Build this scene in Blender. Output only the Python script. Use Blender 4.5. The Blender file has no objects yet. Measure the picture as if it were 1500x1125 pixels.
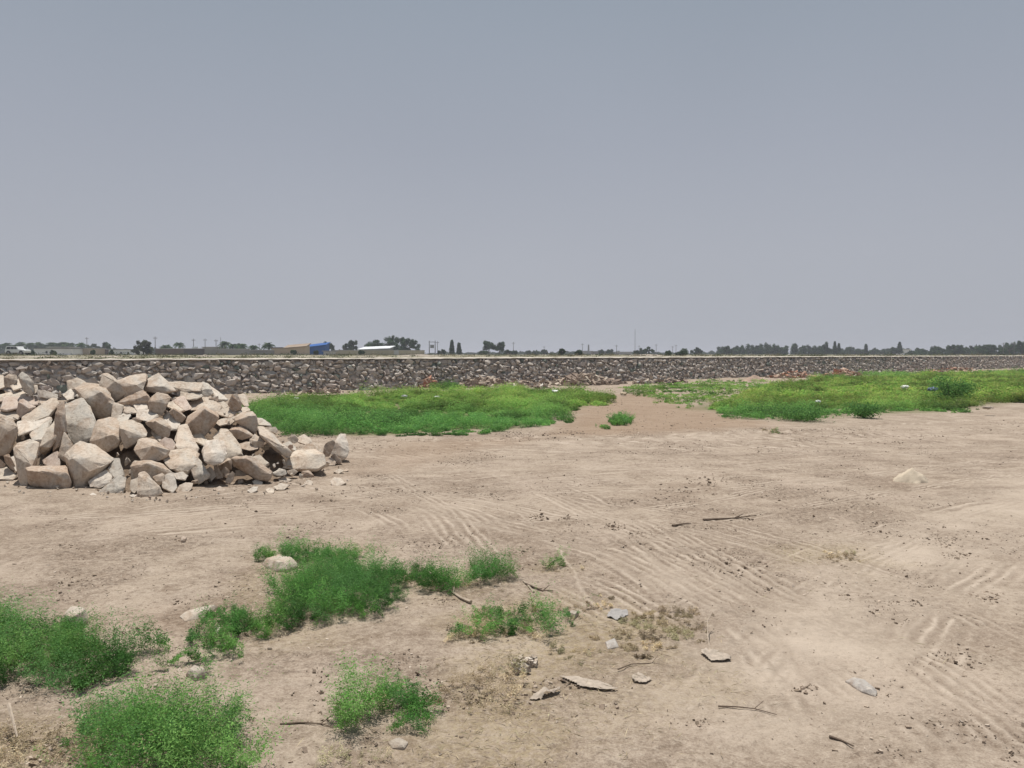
import bpy, bmesh, math, random
import numpy as np
from mathutils import Vector, Matrix
R = math.radians
S = bpy.context.scene
COL = S.collection

# ------------------------------------------------------------------ camera, sky, sun, exposure
F = 1150.0; HZ = 519.0; CH = 1.65
PITCH = math.atan((562.5 - HZ) / F)
cam = bpy.data.cameras.new('camera'); cam.sensor_width = 36; cam.lens = F / 1500 * 36
cam.clip_start = 0.05; cam.clip_end = 20000
co = bpy.data.objects.new('camera', cam); COL.objects.link(co)
co.location = (0, 0, CH); co.rotation_euler = (R(90) - PITCH, 0, 0); S.camera = co
SUN_EL, SUN_AZ = 75.0, -24.0          # sun high, ahead and a little to the left
S.view_settings.view_transform = 'Standard'; S.view_settings.look = 'None'
S.view_settings.exposure = 0.10; S.view_settings.gamma = 1
wd = bpy.data.worlds.new('World'); S.world = wd; wd.use_nodes = True
nt = wd.node_tree; nt.nodes.clear()
def N(nt, t, **k):
    n = nt.nodes.new(t)
    for a, v in k.items():
        if a == 'inp':
            for i, x in v.items(): n.inputs[i].default_value = x
        else: setattr(n, a, v)
    return n
sky = N(nt, 'ShaderNodeTexSky', sky_type='NISHITA', sun_disc=False, sun_elevation=R(SUN_EL), sun_rotation=R(SUN_AZ),
        air_density=1.0, dust_density=6.0, ozone_density=1.0, altitude=100)
tc = N(nt, 'ShaderNodeTexCoord'); sx = N(nt, 'ShaderNodeSeparateXYZ')
nt.links.new(tc.outputs['Generated'], sx.inputs[0])
rp = N(nt, 'ShaderNodeValToRGB')
els = rp.color_ramp.elements
els[0].position = 0.0; els[0].color = (.418, .438, .482, 1)
els[1].position = 1.0; els[1].color = (.19, .245, .315, 1)
for p, c in ((.12, (.388, .408, .459, 1)), (.25, (.325, .352, .412, 1)), (.42, (.255, .298, .358, 1))):
    e = els.new(p); e.color = c
nt.links.new(sx.outputs['Z'], rp.inputs['Fac'])
# dusty haze dims the blue sky towards an even lilac grey; a very faint mottling
nz = N(nt, 'ShaderNodeTexNoise', inp={'Scale': 1.6, 'Detail': 2.0}); nt.links.new(tc.outputs['Generated'], nz.inputs['Vector'])
mr = N(nt, 'ShaderNodeMapRange', inp={1: .3, 2: .7, 3: 9.6, 4: 10.4}); nt.links.new(nz.outputs['Fac'], mr.inputs[0])
sc_ = N(nt, 'ShaderNodeVectorMath', operation='SCALE'); nt.links.new(rp.outputs[0], sc_.inputs[0]); nt.links.new(mr.outputs[0], sc_.inputs['Scale'])
hs = N(nt, 'ShaderNodeHueSaturation', inp={'Saturation': .5}); nt.links.new(sky.outputs[0], hs.inputs['Color'])
mx = N(nt, 'ShaderNodeMix', data_type='RGBA', inp={0: .93}); nt.links.new(hs.outputs[0], mx.inputs[6]); nt.links.new(sc_.outputs[0], mx.inputs[7])
bg = N(nt, 'ShaderNodeBackground', inp={'Strength': .1}); nt.links.new(mx.outputs[2], bg.inputs[0])
wo = N(nt, 'ShaderNodeOutputWorld'); nt.links.new(bg.outputs[0], wo.inputs[0])
sl = bpy.data.lights.new('sun', 'SUN'); sl.energy = 4.5; sl.angle = R(.6); sl.color = (1, .955, .89)
so = bpy.data.objects.new('sun', sl); COL.objects.link(so)
sd = Vector((math.sin(R(SUN_AZ)) * math.cos(R(SUN_EL)), math.cos(R(SUN_AZ)) * math.cos(R(SUN_EL)), math.sin(R(SUN_EL))))
so.rotation_euler = sd.to_track_quat('Z', 'Y').to_euler(); so.location = (0, 0, 60)

# ------------------------------------------------------------------ helpers
def ray(px, py):
    u = (px - 750) / F; v = (562.5 - py) / F
    return Vector((u, math.cos(PITCH) + v * math.sin(PITCH), -math.sin(PITCH) + v * math.cos(PITCH)))
def W(px, py, D):
    d = ray(px, py); return Vector((d.x * D / d.y, D, CH + d.z * D / d.y))
def G(px, py, z=0.0):
    d = ray(px, py); t = (z - CH) / d.z
    return Vector((d.x * t, d.y * t, z))
def X_at(px, D): return (px - 750) / F * D * 1.0
def ss(a, b, x):
    t = np.clip((x - a) / (b - a), 0, 1); return t * t * (3 - 2 * t)
def h2(i, j, s):
    n = (i.astype(np.int64) * 374761393 + j.astype(np.int64) * 668265263 + s * 1442695041) & 0x7fffffff
    n = ((n ^ (n >> 13)) * 1274126177) & 0x7fffffff
    return ((n ^ (n >> 16)) & 0xffff) / 65535.0
def vn(x, y, s=0):
    i = np.floor(x); j = np.floor(y); fx = x - i; fy = y - j
    fx = fx * fx * (3 - 2 * fx); fy = fy * fy * (3 - 2 * fy)
    return (h2(i, j, s) * (1 - fx) + h2(i + 1, j, s) * fx) * (1 - fy) + (h2(i, j + 1, s) * (1 - fx) + h2(i + 1, j + 1, s) * fx) * fy
def fb(x, y, s=0, o=4):
    r = 0; a = .5; t = 0
    for k in range(o):
        r = r + a * vn(x * 2 ** k + 17.3 * k, y * 2 ** k - 9.1 * k, s + k); t += a; a *= .5
    return r / t
def vn3(P, s=0):
    i = np.floor(P); f = P - i; f = f * f * (3 - 2 * f); r = 0
    for dz in (0, 1):
        a = 0
        for dx in (0, 1):
            for dy in (0, 1):
                w = (f[:, 0] if dx else 1 - f[:, 0]) * (f[:, 1] if dy else 1 - f[:, 1])
                a = a + w * h2(i[:, 0] + dx, i[:, 1] + dy + (i[:, 2] + dz) * 7919, s)
        r = r + a * (f[:, 2] if dz else 1 - f[:, 2])
    return r
def inpoly(x, y, poly):
    x = np.asarray(x, float); y = np.asarray(y, float); c = np.zeros(x.shape, bool); n = len(poly)
    for i in range(n):
        x1, y1 = poly[i][0], poly[i][1]; x2, y2 = poly[(i + 1) % n][0], poly[(i + 1) % n][1]
        c ^= ((y1 > y) != (y2 > y)) & (x < (x2 - x1) * (y - y1) / (y2 - y1 + 1e-12) + x1)
    return c
def segdist(x, y, pts):
    """distance to a polyline, signed side distance and run length"""
    bd = np.full(x.shape, 1e9); bs = np.zeros(x.shape); br = np.zeros(x.shape); run = 0
    for (x1, y1), (x2, y2) in zip(pts[:-1], pts[1:]):
        dx, dy = x2 - x1, y2 - y1; L = math.hypot(dx, dy)
        t = np.clip(((x - x1) * dx + (y - y1) * dy) / L ** 2, 0, 1)
        qx, qy = x1 + t * dx, y1 + t * dy; d = np.hypot(x - qx, y - qy)
        s = ((x - x1) * dy - (y - y1) * dx) / L
        m = d < bd; bd = np.where(m, d, bd); bs = np.where(m, np.sign(s) * d, bs); br = np.where(m, run + t * L, br); run += L
    return bd, bs, br, run
def polydist(x, y, poly):
    p = [(q[0], q[1]) for q in poly]; p.append(p[0])
    d = segdist(x, y, p)[0]; return np.where(inpoly(x, y, poly), d, -d)
def Gpoly(pts, z=0.0): return [tuple(G(a, b, z)[:2]) for a, b in pts]
def smooth_line(pts, k=8):
    out = []; n = len(pts)
    for i in range(n - 1):
        p0 = pts[max(i - 1, 0)]; p1 = pts[i]; p2 = pts[i + 1]; p3 = pts[min(i + 2, n - 1)]
        for j in range(k):
            t = j / k
            out.append(tuple(.5 * ((2 * p1[a]) + (-p0[a] + p2[a]) * t + (2 * p0[a] - 5 * p1[a] + 4 * p2[a] - p3[a]) * t * t + (-p0[a] + 3 * p1[a] - 3 * p2[a] + p3[a]) * t ** 3) for a in (0, 1)))
    out.append(tuple(pts[-1][:2])); return out

def mesh_np(name, V, faces, mat=None, attrs=None, smooth=False):
    """V (n,3); faces (m,k) int array, or list of such arrays"""
    me = bpy.data.meshes.new(name); V = np.asarray(V, np.float32)
    if not isinstance(faces, list): faces = [faces]
    faces = [np.asarray(f, np.int32) for f in faces if len(f)]
    me.vertices.add(len(V)); me.vertices.foreach_set('co', V.ravel())
    loops = np.concatenate([f.ravel() for f in faces]); tot = np.concatenate([np.full(len(f), f.shape[1], np.int32) for f in faces])
    st = np.concatenate([[0], np.cumsum(tot)[:-1]]).astype(np.int32)
    me.loops.add(len(loops)); me.loops.foreach_set('vertex_index', loops)
    me.polygons.add(len(tot)); me.polygons.foreach_set('loop_start', st); me.polygons.foreach_set('loop_total', tot)
    me.polygons.foreach_set('use_smooth', np.full(len(tot), smooth, bool))
    for k, a in (attrs or {}).items():
        a = np.asarray(a, np.float32)
        if a.ndim == 2:
            if a.shape[1] == 3: a = np.hstack([a, np.ones((len(a), 1), np.float32)])
            at = me.attributes.new(k, 'FLOAT_COLOR', 'POINT'); at.data.foreach_set('color', a.ravel())
        else:
            at = me.attributes.new(k, 'FLOAT', 'POINT'); at.data.foreach_set('value', a)
    me.update(calc_edges=True)
    if mat: me.materials.append(mat)
    return me
def link(name, me, parent=None, loc=None):
    o = bpy.data.objects.new(name, me); COL.objects.link(o)
    if parent: o.parent = parent
    if loc is not None: o.location = loc
    return o
def tag(o, label=None, cat=None, group=None, kind=None):
    if label: o['label'] = label
    if cat: o['category'] = cat
    if group: o['group'] = group
    if kind: o['kind'] = kind
    return o
def empty(name, loc, label, cat, group=None, rz=0):
    o = bpy.data.objects.new(name, None); COL.objects.link(o); o.location = loc; o.rotation_euler.z = rz; o.empty_display_size = .1
    return tag(o, label, cat, group)
def bm_mesh(name, bm, mat=None, smooth=None):
    me = bpy.data.meshes.new(name); bm.to_mesh(me); bm.free()
    if mat: me.materials.append(mat)
    if smooth is not None:
        me.polygons.foreach_set('use_smooth', np.ones(len(me.polygons), bool)); me.set_sharp_from_angle(angle=R(smooth))
    return me
def box(bm, c, s, rz=0, rx=0, ry=0):
    m = Matrix.Translation(c) @ Matrix.Rotation(rz, 4, 'Z') @ Matrix.Rotation(ry, 4, 'Y') @ Matrix.Rotation(rx, 4, 'X') @ Matrix.Diagonal((s[0], s[1], s[2], 1))
    return bmesh.ops.create_cube(bm, size=1, matrix=m)['verts']
def tube(bm, pts, rad, seg=6, cap=True):
    pts = [Vector(p) for p in pts]; rings = []
    for i, p in enumerate(pts):
        t = (pts[min(i + 1, len(pts) - 1)] - pts[max(i - 1, 0)]).normalized()
        a = t.orthogonal().normalized() if i == 0 else (a - t * a.dot(t)).normalized()
        b = t.cross(a); r = rad[i] if isinstance(rad, (list, tuple)) else rad
        rings.append([bm.verts.new(p + (a * math.cos(2 * math.pi * k / seg) + b * math.sin(2 * math.pi * k / seg)) * r) for k in range(seg)])
    for r0, r1 in zip(rings[:-1], rings[1:]):
        for k in range(seg): bm.faces.new((r0[k], r0[(k + 1) % seg], r1[(k + 1) % seg], r1[k]))
    if cap: bm.faces.new(rings[0][::-1]); bm.faces.new(rings[-1])

# ------------------------------------------------------------------ materials
def mat(name, rough=.95, spec=.15):
    m = bpy.data.materials.new(name); m.use_nodes = True; t = m.node_tree
    b = t.nodes['Principled BSDF']; b.inputs['Roughness'].default_value = rough; b.inputs['Specular IOR Level'].default_value = spec
    return m, t, b
def noise(t, scale, detail=4, rough=.55, vec=None, dist=0):
    n = N(t, 'ShaderNodeTexNoise', inp={'Scale': scale, 'Detail': detail, 'Roughness': rough, 'Distortion': dist})
    if vec is not None: t.links.new(vec, n.inputs['Vector'])
    return n.outputs['Fac']
def rmap(t, x, a, b, c=0, d=1):
    n = N(t, 'ShaderNodeMapRange', inp={1: a, 2: b, 3: c, 4: d}); t.links.new(x, n.inputs[0]); return n.outputs[0]
def cmix(t, f, a, b, mode='MIX'):
    n = N(t, 'ShaderNodeMix', data_type='RGBA', blend_type=mode)
    for i, x in ((0, f), (6, a), (7, b)):
        if isinstance(x, (int, float)): n.inputs[i].default_value = x
        elif isinstance(x, tuple): n.inputs[i].default_value = (*x, 1)
        else: t.links.new(x, n.inputs[i])
    return n.outputs[2]
def mul(t, a, b, op='MULTIPLY'):
    n = N(t, 'ShaderNodeMath', operation=op)
    for i, x in ((0, a), (1, b)):
        if isinstance(x, (int, float)): n.inputs[i].default_value = x
        else: t.links.new(x, n.inputs[i])
    return n.outputs[0]
def bump(t, b, h, strength, dist, prev=None):
    n = N(t, 'ShaderNodeBump', inp={'Strength': strength, 'Distance': dist}); t.links.new(h, n.inputs['Height'])
    if prev is not None: t.links.new(prev, n.inputs['Normal'])
    t.links.new(n.outputs[0], b.inputs['Normal']); return n.outputs[0]
def attr(t, name, out='Fac'):
    n = N(t, 'ShaderNodeAttribute', attribute_name=name); return n.outputs[out]
def wpos(t): return N(t, 'ShaderNodeNewGeometry').outputs['Position']

def simple(name, col, var=.25, scale=3, rough=.9, spec=.2, bs=.3, bd=.01):
    m, t, b = mat(name, rough, spec); p = wpos(t)
    n = noise(t, scale, 5, .6, p)
    c = cmix(t, rmap(t, n, .3, .7), tuple(x * (1 - var) for x in col), tuple(min(1, x * (1 + var)) for x in col))
    t.links.new(c, b.inputs['Base Color']); bump(t, b, noise(t, scale * 6, 4, .6, p), bs, bd); return m

def ground_mat():
    m, t, b = mat('dry_soil', .97, .1); p = wpos(t)
    big = noise(t, .55, 4, .55, p); mid = noise(t, 3.2, 5, .65, p); fine = noise(t, 22, 5, .7, p); grit = noise(t, 85, 4, .75, p)
    # streaks that run with the traffic across the yard
    mp = N(t, 'ShaderNodeMapping', inp={'Rotation': (0, 0, R(-14)), 'Scale': (.35, 2.6, 1)}); t.links.new(p, mp.inputs[0])
    streak = noise(t, 1.6, 5, .65, mp.outputs[0])
    c = cmix(t, rmap(t, big, .3, .7), (0.258, 0.202, 0.155), (0.324, 0.263, 0.204))
    c = cmix(t, mul(t, rmap(t, mid, .45, .72), .75), c, (0.426, 0.347, 0.272))
    c = cmix(t, mul(t, rmap(t, mid, .48, .30), .75), c, (0.194, 0.142, 0.102))
    c = cmix(t, mul(t, mul(t, rmap(t, streak, .45, .7), .7), attr(t, 'road')), c, (0.436, 0.353, 0.281))
    c = cmix(t, mul(t, mul(t, rmap(t, streak, .46, .3), .6), attr(t, 'road')), c, (0.194, 0.146, 0.107))
    scar = noise(t, 1.3, 7, .75, p, .6); c = cmix(t, mul(t, rmap(t, scar, .53, .66), .7), c, (0.175, 0.128, 0.094)); c = cmix(t, mul(t, rmap(t, scar, .47, .36), .55), c, (0.426, 0.353, 0.285))
    cd = attr(t, 'cloddy'); c = cmix(t, mul(t, cd, .38), c, (0.194, 0.143, 0.108)); c = cmix(t, mul(t, mul(t, cd, rmap(t, noise(t, 13, 6, .8, p, .5), .5, .56)), .65), c, (0.125, 0.093, 0.069))
    pt = noise(t, .8, 4, .6, p, .8); c = cmix(t, mul(t, rmap(t, pt, .52, .66), .55), c, (0.446, 0.364, 0.294)); c = cmix(t, mul(t, rmap(t, pt, .45, .34), .5), c, (0.213, 0.159, 0.118))
    c = cmix(t, mul(t, rmap(t, fine, .5, .64), .55), c, (0.436, 0.363, 0.289))
    c = cmix(t, mul(t, rmap(t, fine, .46, .34), .7), c, (0.165, 0.123, 0.089))
    c = cmix(t, mul(t, rmap(t, grit, .52, .66), .5), c, (0.485, 0.409, 0.328))
    c = cmix(t, mul(t, rmap(t, grit, .46, .34), .55), c, (0.144, 0.104, 0.075))
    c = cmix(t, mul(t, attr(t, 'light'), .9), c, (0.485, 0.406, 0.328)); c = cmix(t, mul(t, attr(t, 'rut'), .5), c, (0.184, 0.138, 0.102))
    c = cmix(t, mul(t, attr(t, 'red'), .6), c, (0.258, 0.178, 0.118))
    d = attr(t, 'dry'); dn = rmap(t, noise(t, 30, 6, .8, p), .38, .62)
    c = cmix(t, mul(t, mul(t, d, dn), .6), c, (0.319, 0.254, 0.139))
    g = attr(t, 'green'); c = cmix(t, mul(t, g, .8), c, (0.116, 0.123, 0.047))
    t.links.new(c, b.inputs['Base Color'])
    n1 = bump(t, b, mid, .5, .035); n2 = bump(t, b, fine, .9, .016, n1); bump(t, b, grit, .8, .004, n2); return m
M_ground = ground_mat()

def rock_mat():
    m, t, b = mat('quarry_rock', .92, .2)
    tcn = N(t, 'ShaderNodeTexCoord').outputs['Object']
    oc = N(t, 'ShaderNodeObjectInfo')
    n1 = noise(t, 5, 5, .6, tcn, .4); n2 = noise(t, 26, 6, .7, tcn); n3 = noise(t, 120, 3, .7, tcn)
    n4 = noise(t, 2.2, 3, .5, tcn, 1.5); c = cmix(t, rmap(t, n1, .35, .68), oc.outputs['Color'], cmix(t, .5, oc.outputs['Color'], (.58, .50, .41)))
    c = cmix(t, mul(t, rmap(t, n1, .47, .34), .6), c, (.30, .20, .13)); c = cmix(t, mul(t, rmap(t, n4, .5, .62), .5), c, (.45, .43, .39)); c = cmix(t, mul(t, rmap(t, n4, .46, .36), .45), c, (.46, .34, .25))
    c = cmix(t, mul(t, rmap(t, n2, .5, .68), .5), c, (.66, .59, .50))
    c = cmix(t, mul(t, rmap(t, n2, .47, .3), .65), c, (.22, .165, .125))
    c = cmix(t, mul(t, rmap(t, n3, .45, .25), .3), c, (.2, .16, .13))
    t.links.new(c, b.inputs['Base Color'])
    a = bump(t, b, n1, .4, .04); a = bump(t, b, n2, .75, .014, a); bump(t, b, n3, .5, .003, a); return m
M_rock = rock_mat()

def vcol_mat(name, rough=.92, spec=.15, scale=20, bs=.5, bd=.01, lo=.7, hi=1.25, trans=0):
    m, t, b = mat(name, rough, spec); p = wpos(t)
    n = noise(t, scale, 5, .65, p)
    v = N(t, 'ShaderNodeVectorMath', operation='SCALE'); t.links.new(attr(t, 'col', 'Color'), v.inputs[0]); t.links.new(rmap(t, n, .3, .7, lo, hi), v.inputs['Scale'])
    t.links.new(v.outputs[0], b.inputs['Base Color'])
    if bs: bump(t, b, n, bs, bd)
    if trans:
        tr = N(t, 'ShaderNodeBsdfTranslucent'); t.links.new(v.outputs[0], tr.inputs[0])
        ms = N(t, 'ShaderNodeMixShader', inp={0: trans}); out = t.nodes['Material Output']
        t.links.new(b.outputs[0], ms.inputs[1]); t.links.new(tr.outputs[0], ms.inputs[2]); t.links.new(ms.outputs[0], out.inputs[0])
    return m
M_wallstone = vcol_mat('weathered_wall_stone', scale=14, bs=.7, bd=.025, lo=.82, hi=1.1)
M_rubble = vcol_mat('rubble', scale=25, bs=.6, bd=.02)
M_leaf = vcol_mat('weed_leaf', .85, .08, 9, 0, 0, .7, 1.25, .42)
M_straw = vcol_mat('dry_straw', .8, .2, 12, 0, 0, .75, 1.2, .15)
M_clod = vcol_mat('soil_clod', .97, .1, 60, .5, .004)
M_mortar = simple('wall_mortar', (.46, .40, .35), .4, 6, .97, .1, .8, .05)
M_coping = simple('concrete_coping', (.50, .45, .39), .2, 2.5, .95, .15, .4, .02)
M_core = simple('rubble_earth', (.22, .165, .12), .35, 9, .97, .1, .8, .03)

# ------------------------------------------------------------------ ground
WA, WB = 42.0, .85                     # wall face runs along y = WA + WB x
def wall_s(x, y): return (y - (WA + WB * x)) / math.hypot(1, WB)   # >0 behind the face
TR = []   # tyre tracks: px polyline, width m, ribs, depth, style
def T(pts, w, ribs, amp, style='along', fade=1.0): TR.append((smooth_line(Gpoly(pts)), w, ribs, amp, style, fade))
T([(975, 770), (1040, 806), (1110, 846), (1195, 888), (1290, 935)], .30, 4, .011)
T([(885, 800), (965, 842), (1050, 885), (1150, 935)], .28, 3, .010)
T([(820, 828), (905, 868), (985, 912), (1060, 960)], .24, 3, .007)
T([(1025, 830), (1120, 875), (1190, 912)], .30, 3, .009)
T([(850, 742), (905, 757), (955, 776)], .7, 9, .007)
T([(1300, 850), (1385, 888), (1470, 930), (1580, 985)], .26, 4, .011)
T([(1215, 918), (1310, 972), (1405, 1042), (1500, 1120), (1560, 1175)], .30, 4, .008)
T([(1110, 905), (1205, 962), (1300, 1030), (1390, 1110), (1440, 1160)], .26, 3, .006)
T([(1080, 1035), (1150, 1085), (1235, 1145)], .26, 3, .006)
T([(560, 725), (625, 752), (660, 785), (690, 812)], .38, 4, .006)
T([(510, 735), (560, 757), (600, 785)], .26, 3, .005)
T([(640, 735), (705, 757), (750, 790)], .3, 3, .005)
T([(1320, 760), (1400, 742), (1500, 725)], .26, 2, .006)
for k, (ya, yb, yc) in enumerate(((652, 646, 628), (662, 655, 636), (676, 668, 648), (688, 684, 662), (704, 700, 680), (722, 715, 690))):
    T([(430 + 30 * k, ya + 4), (700, ya), (1000, yb), (1300, yc + 4), (1600, yc - 10)], .22, 2, .007)
T([(940, 800), (1030, 838), (1130, 882), (1240, 934), (1330, 985)], .2, 3, .008)
T([(780, 850), (860, 890), (960, 940)], .24, 3, .008)
T([(1240, 905), (1340, 955), (1440, 1015), (1540, 1085)], .26, 4, .010)
T([(1150, 960), (1240, 1015), (1330, 1080), (1400, 1150)], .24, 3, .010)
T([(1010, 1000), (1090, 1050), (1170, 1110)], .22, 3, .009)
T([(1020, 770), (1120, 752), (1240, 732), (1400, 705), (1560, 690)], .24, 3, .007)
T([(700, 770), (820, 756), (980, 740), (1150, 712), (1330, 690)], .24, 3, .007)
T([(600, 700), (800, 712), (1000, 716), (1200, 704), (1500, 668)], .3, 3, .007)
T([(560, 690), (640, 735), (700, 790), (730, 830)], .24, 3, .006)
T([(0, 830), (140, 815), (300, 808)], .26, 3, .006)
T([(0, 760), (180, 752), (360, 742), (520, 735)], .35, 3, .007)
T([(0, 800), (160, 788), (330, 775), (480, 770)], .35, 2, .006)
rt = random.Random(4)
for guide, nn, sp in (([(480, 690), (700, 735), (950, 785), (1150, 860), (1330, 960), (1560, 1110)], 17, 1.1), ([(380, 668), (700, 656), (1000, 650), (1300, 640), (1620, 618)], 12, 1.6), ([(-60, 800), (200, 760), (500, 725), (850, 690), (1200, 662), (1600, 640)], 11, 1.0),
                      ([(1600, 735), (1420, 790), (1270, 870), (1150, 980), (1060, 1120)], 9, .7), ([(700, 690), (850, 760), (980, 860), (1120, 1010), (1200, 1150)], 7, .8)):
    gl = np.array(smooth_line(Gpoly(guide), 7)); tg = np.gradient(gl, axis=0); tg /= np.linalg.norm(tg, axis=1, keepdims=True); nl = np.stack([-tg[:, 1], tg[:, 0]], 1)
    for _ in range(nn):
        o_ = rt.uniform(-sp, sp); a_ = rt.randrange(0, len(gl) // 3); b_ = rt.randrange(len(gl) * 2 // 3, len(gl)); w_ = rt.choice((.07, .12, .2, .26)); dr_ = rt.uniform(-.5, .5)
        P_ = gl[a_:b_] + nl[a_:b_] * (o_ + dr_ * np.linspace(0, 1, b_ - a_)[:, None]); TR.append(([tuple(q) for q in P_], w_, max(1, round(w_ / .085)), rt.uniform(.002, .005), 'along', rt.uniform(.5, .95)))
P_dry = [(Gpoly(p), a) for p, a in (
    ([(640, 1010), (690, 950), (850, 900), (960, 885), (1040, 900), (1010, 960), (900, 990), (830, 1125), (560, 1130), (620, 1060)], .9),
    ([(830, 990), (1000, 960), (1080, 1020), (1040, 1100), (850, 1110)], .5),
    ([(1130, 800), (1280, 795), (1300, 830), (1150, 835)], .6), ([(780, 820), (850, 820), (850, 845), (780, 845)], .7),
    ([(640, 885), (840, 870), (900, 885), (820, 945), (650, 945)], .9), ([(0, 1050), (180, 1040), (200, 1130), (-100, 1160)], .9),
    ([(580, 830), (700, 825), (700, 875), (570, 870)], .6), ([(350, 800), (560, 790), (620, 860), (500, 940), (380, 960), (300, 930)], .5))]
P_red = [(Gpoly(p), a) for p, a in (
    ([(800, 640), (830, 600), (900, 578), (960, 570), (1000, 590), (1100, 612), (1160, 622), (1040, 632), (900, 640)], 1.0),
    ([(500, 700), (560, 645), (700, 640), (820, 640), (700, 665)], .6), ([(130, 920), (250, 890), (330, 870), (300, 930), (180, 960)], .6),
    ([(385, 640), (400, 620), (440, 628), (430, 645)], .8))]
P_field_l = Gpoly([(372, 596), (430, 585), (520, 581), (600, 579), (700, 575), (800, 575), (897, 580), (880, 592), (812, 604), (797, 622), (757, 627), (700, 630), (632, 636), (540, 639), (440, 636), (405, 624), (385, 612)])
P_field_r = Gpoly([(1000, 599), (1050, 604), (1112, 612), (1180, 617), (1228, 612), (1238, 604), (1262, 610), (1290, 607), (1380, 605), (1440, 597), (1490, 588), (1600, 578), (1760, 560), (1620, 545), (1380, 549), (1230, 556), (1150, 563), (1120, 574), (1050, 588)])

def base_h(x, y):
    h = .05 * (fb(x * .25, y * .25, 3, 3) - .5) * ss(2, 8, y) + .035 * (fb(x * 1.1, y * 1.1, 5, 3) - .5)
    s = wall_s(x, y)
    return h + .12 * ss(-2.5, 0, s) * fb(x * .9, y * .9, 8, 3)
def Hs(x, y): return float(base_h(np.array([float(x)]), np.array([float(y)]))[0])
def build_ground():
    ys = [1.2]
    while ys[-1] < 150: ys.append(ys[-1] + (max(.013, ys[-1] ** 2 / 2600) if ys[-1] < 40 else 1.0))
    xr = [0.]; d = .016
    while xr[-1] < 150:
        if xr[-1] > 4.6: d = min(d * 1.018, 1.5)
        xr.append(xr[-1] + d)
    xs = np.array([-v for v in xr[:0:-1]] + xr); ys = np.array(ys)
    X, Y = np.meshgrid(xs, ys); x = X.ravel(); y = Y.ravel()
    z = base_h(x, y)
    near = ss(22, 8, y)
    z += .014 * (fb(x * 5, y * 5, 11, 3) - .5) * (near + .4)
    cl = fb(x * 1.6, y * 1.6, 14, 3)                       # cloddy zones
    cz = ss(.45, .7, cl)
    z += near * cz * .022 * np.maximum(0, fb(x * 16, y * 16, 15, 2) - .52)
    z += near * .009 * (fb(x * 26, y * 26, 16, 2) - .5)
    scuff = ss(.5, .72, fb(x * .9 + 7, y * 1.7, 18, 4)); z += near * scuff * .022 * (fb(x * 9, y * 9, 19, 3) - .5)
    rut = np.zeros_like(x); light = np.zeros_like(x); smoothz = np.zeros_like(x)
    for pts, w, ribs, amp, style, fade in TR:
        P = np.array(pts); m = (x > P[:, 0].min() - w) & (x < P[:, 0].max() + w) & (y > P[:, 1].min() - w) & (y < P[:, 1].max() + w)
        if not m.any(): continue
        xm, ym = x[m], y[m]
        wob = .05 * (fb(xm * 2, ym * 2, 21, 2) - .5) + .03 * (fb(xm * 9, ym * 9, 22, 2) - .5)
        d, s, r, L = segdist(xm, ym, pts); s = s + wob
        env = ss(w * .5, w * .42, np.abs(s)) * ss(0, .7, r) * ss(L, L - .9, r)
        patch = ss(.26, .52, fb(xm * 1.7, ym * 1.7, 23, 3)) * fade
        env = env * patch
        if style == 'along': rib = .5 + .5 * np.cos(2 * np.pi * s / w * ribs)
        else:
            rib = .5 + .5 * np.cos(2 * np.pi * s / w * ribs); lug = .5 + .5 * np.cos(2 * np.pi * (r / .11 + np.abs(s) / w * 1.1)); rib = .35 * rib + .65 * lug * rib ** .5
        rib = rib ** 1.3
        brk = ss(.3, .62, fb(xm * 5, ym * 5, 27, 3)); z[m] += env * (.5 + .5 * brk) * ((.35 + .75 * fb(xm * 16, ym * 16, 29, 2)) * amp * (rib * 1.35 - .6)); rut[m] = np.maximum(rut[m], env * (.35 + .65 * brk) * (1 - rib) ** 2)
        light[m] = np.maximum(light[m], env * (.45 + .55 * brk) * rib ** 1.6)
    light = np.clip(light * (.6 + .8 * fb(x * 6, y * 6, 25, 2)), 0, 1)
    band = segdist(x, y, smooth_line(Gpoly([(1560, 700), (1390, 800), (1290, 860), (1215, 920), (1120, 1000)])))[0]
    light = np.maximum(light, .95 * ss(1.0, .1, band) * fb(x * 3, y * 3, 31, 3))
    dry = np.zeros_like(x); red = np.zeros_like(x)
    wx = x + .35 * (fb(x * 1.8, y * 1.8, 41, 3) - .5) * 2; wy = y + .35 * (fb(x * 1.8, y * 1.8, 45, 3) - .5) * 2
    for p, a in P_dry: dry = np.maximum(dry, a * ss(-.15, .3, polydist(wx, wy, p)))
    for p, a in P_red: red = np.maximum(red, a * ss(-.5, .9, polydist(wx, wy, p)))
    green = np.maximum(ss(-.3, .5, polydist(wx, wy, P_field_l)), .8 * ss(-.5, .8, polydist(wx, wy, P_field_r)))
    road = ss(7.5, 11, y) * ss(26, 17, y) * .8 + .2
    s = wall_s(x, y)
    keep = (s < .35)
    n, mcol = len(ys), len(xs); idx = np.arange(n * mcol).reshape(n, mcol)
    q = np.stack([idx[:-1, :-1], idx[:-1, 1:], idx[1:, 1:], idx[1:, :-1]], -1).reshape(-1, 4)
    q = q[keep[q].all(1)]
    used = np.zeros(len(x), bool); used[q.ravel()] = True; re = np.cumsum(used) - 1
    V = np.stack([x, y, z], 1)[used]; q = re[q]
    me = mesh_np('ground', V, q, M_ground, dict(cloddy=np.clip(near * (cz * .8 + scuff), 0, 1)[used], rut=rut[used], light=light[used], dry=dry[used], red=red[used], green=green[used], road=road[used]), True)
    tag(link('ground', me), kind='structure')
build_ground()

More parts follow.
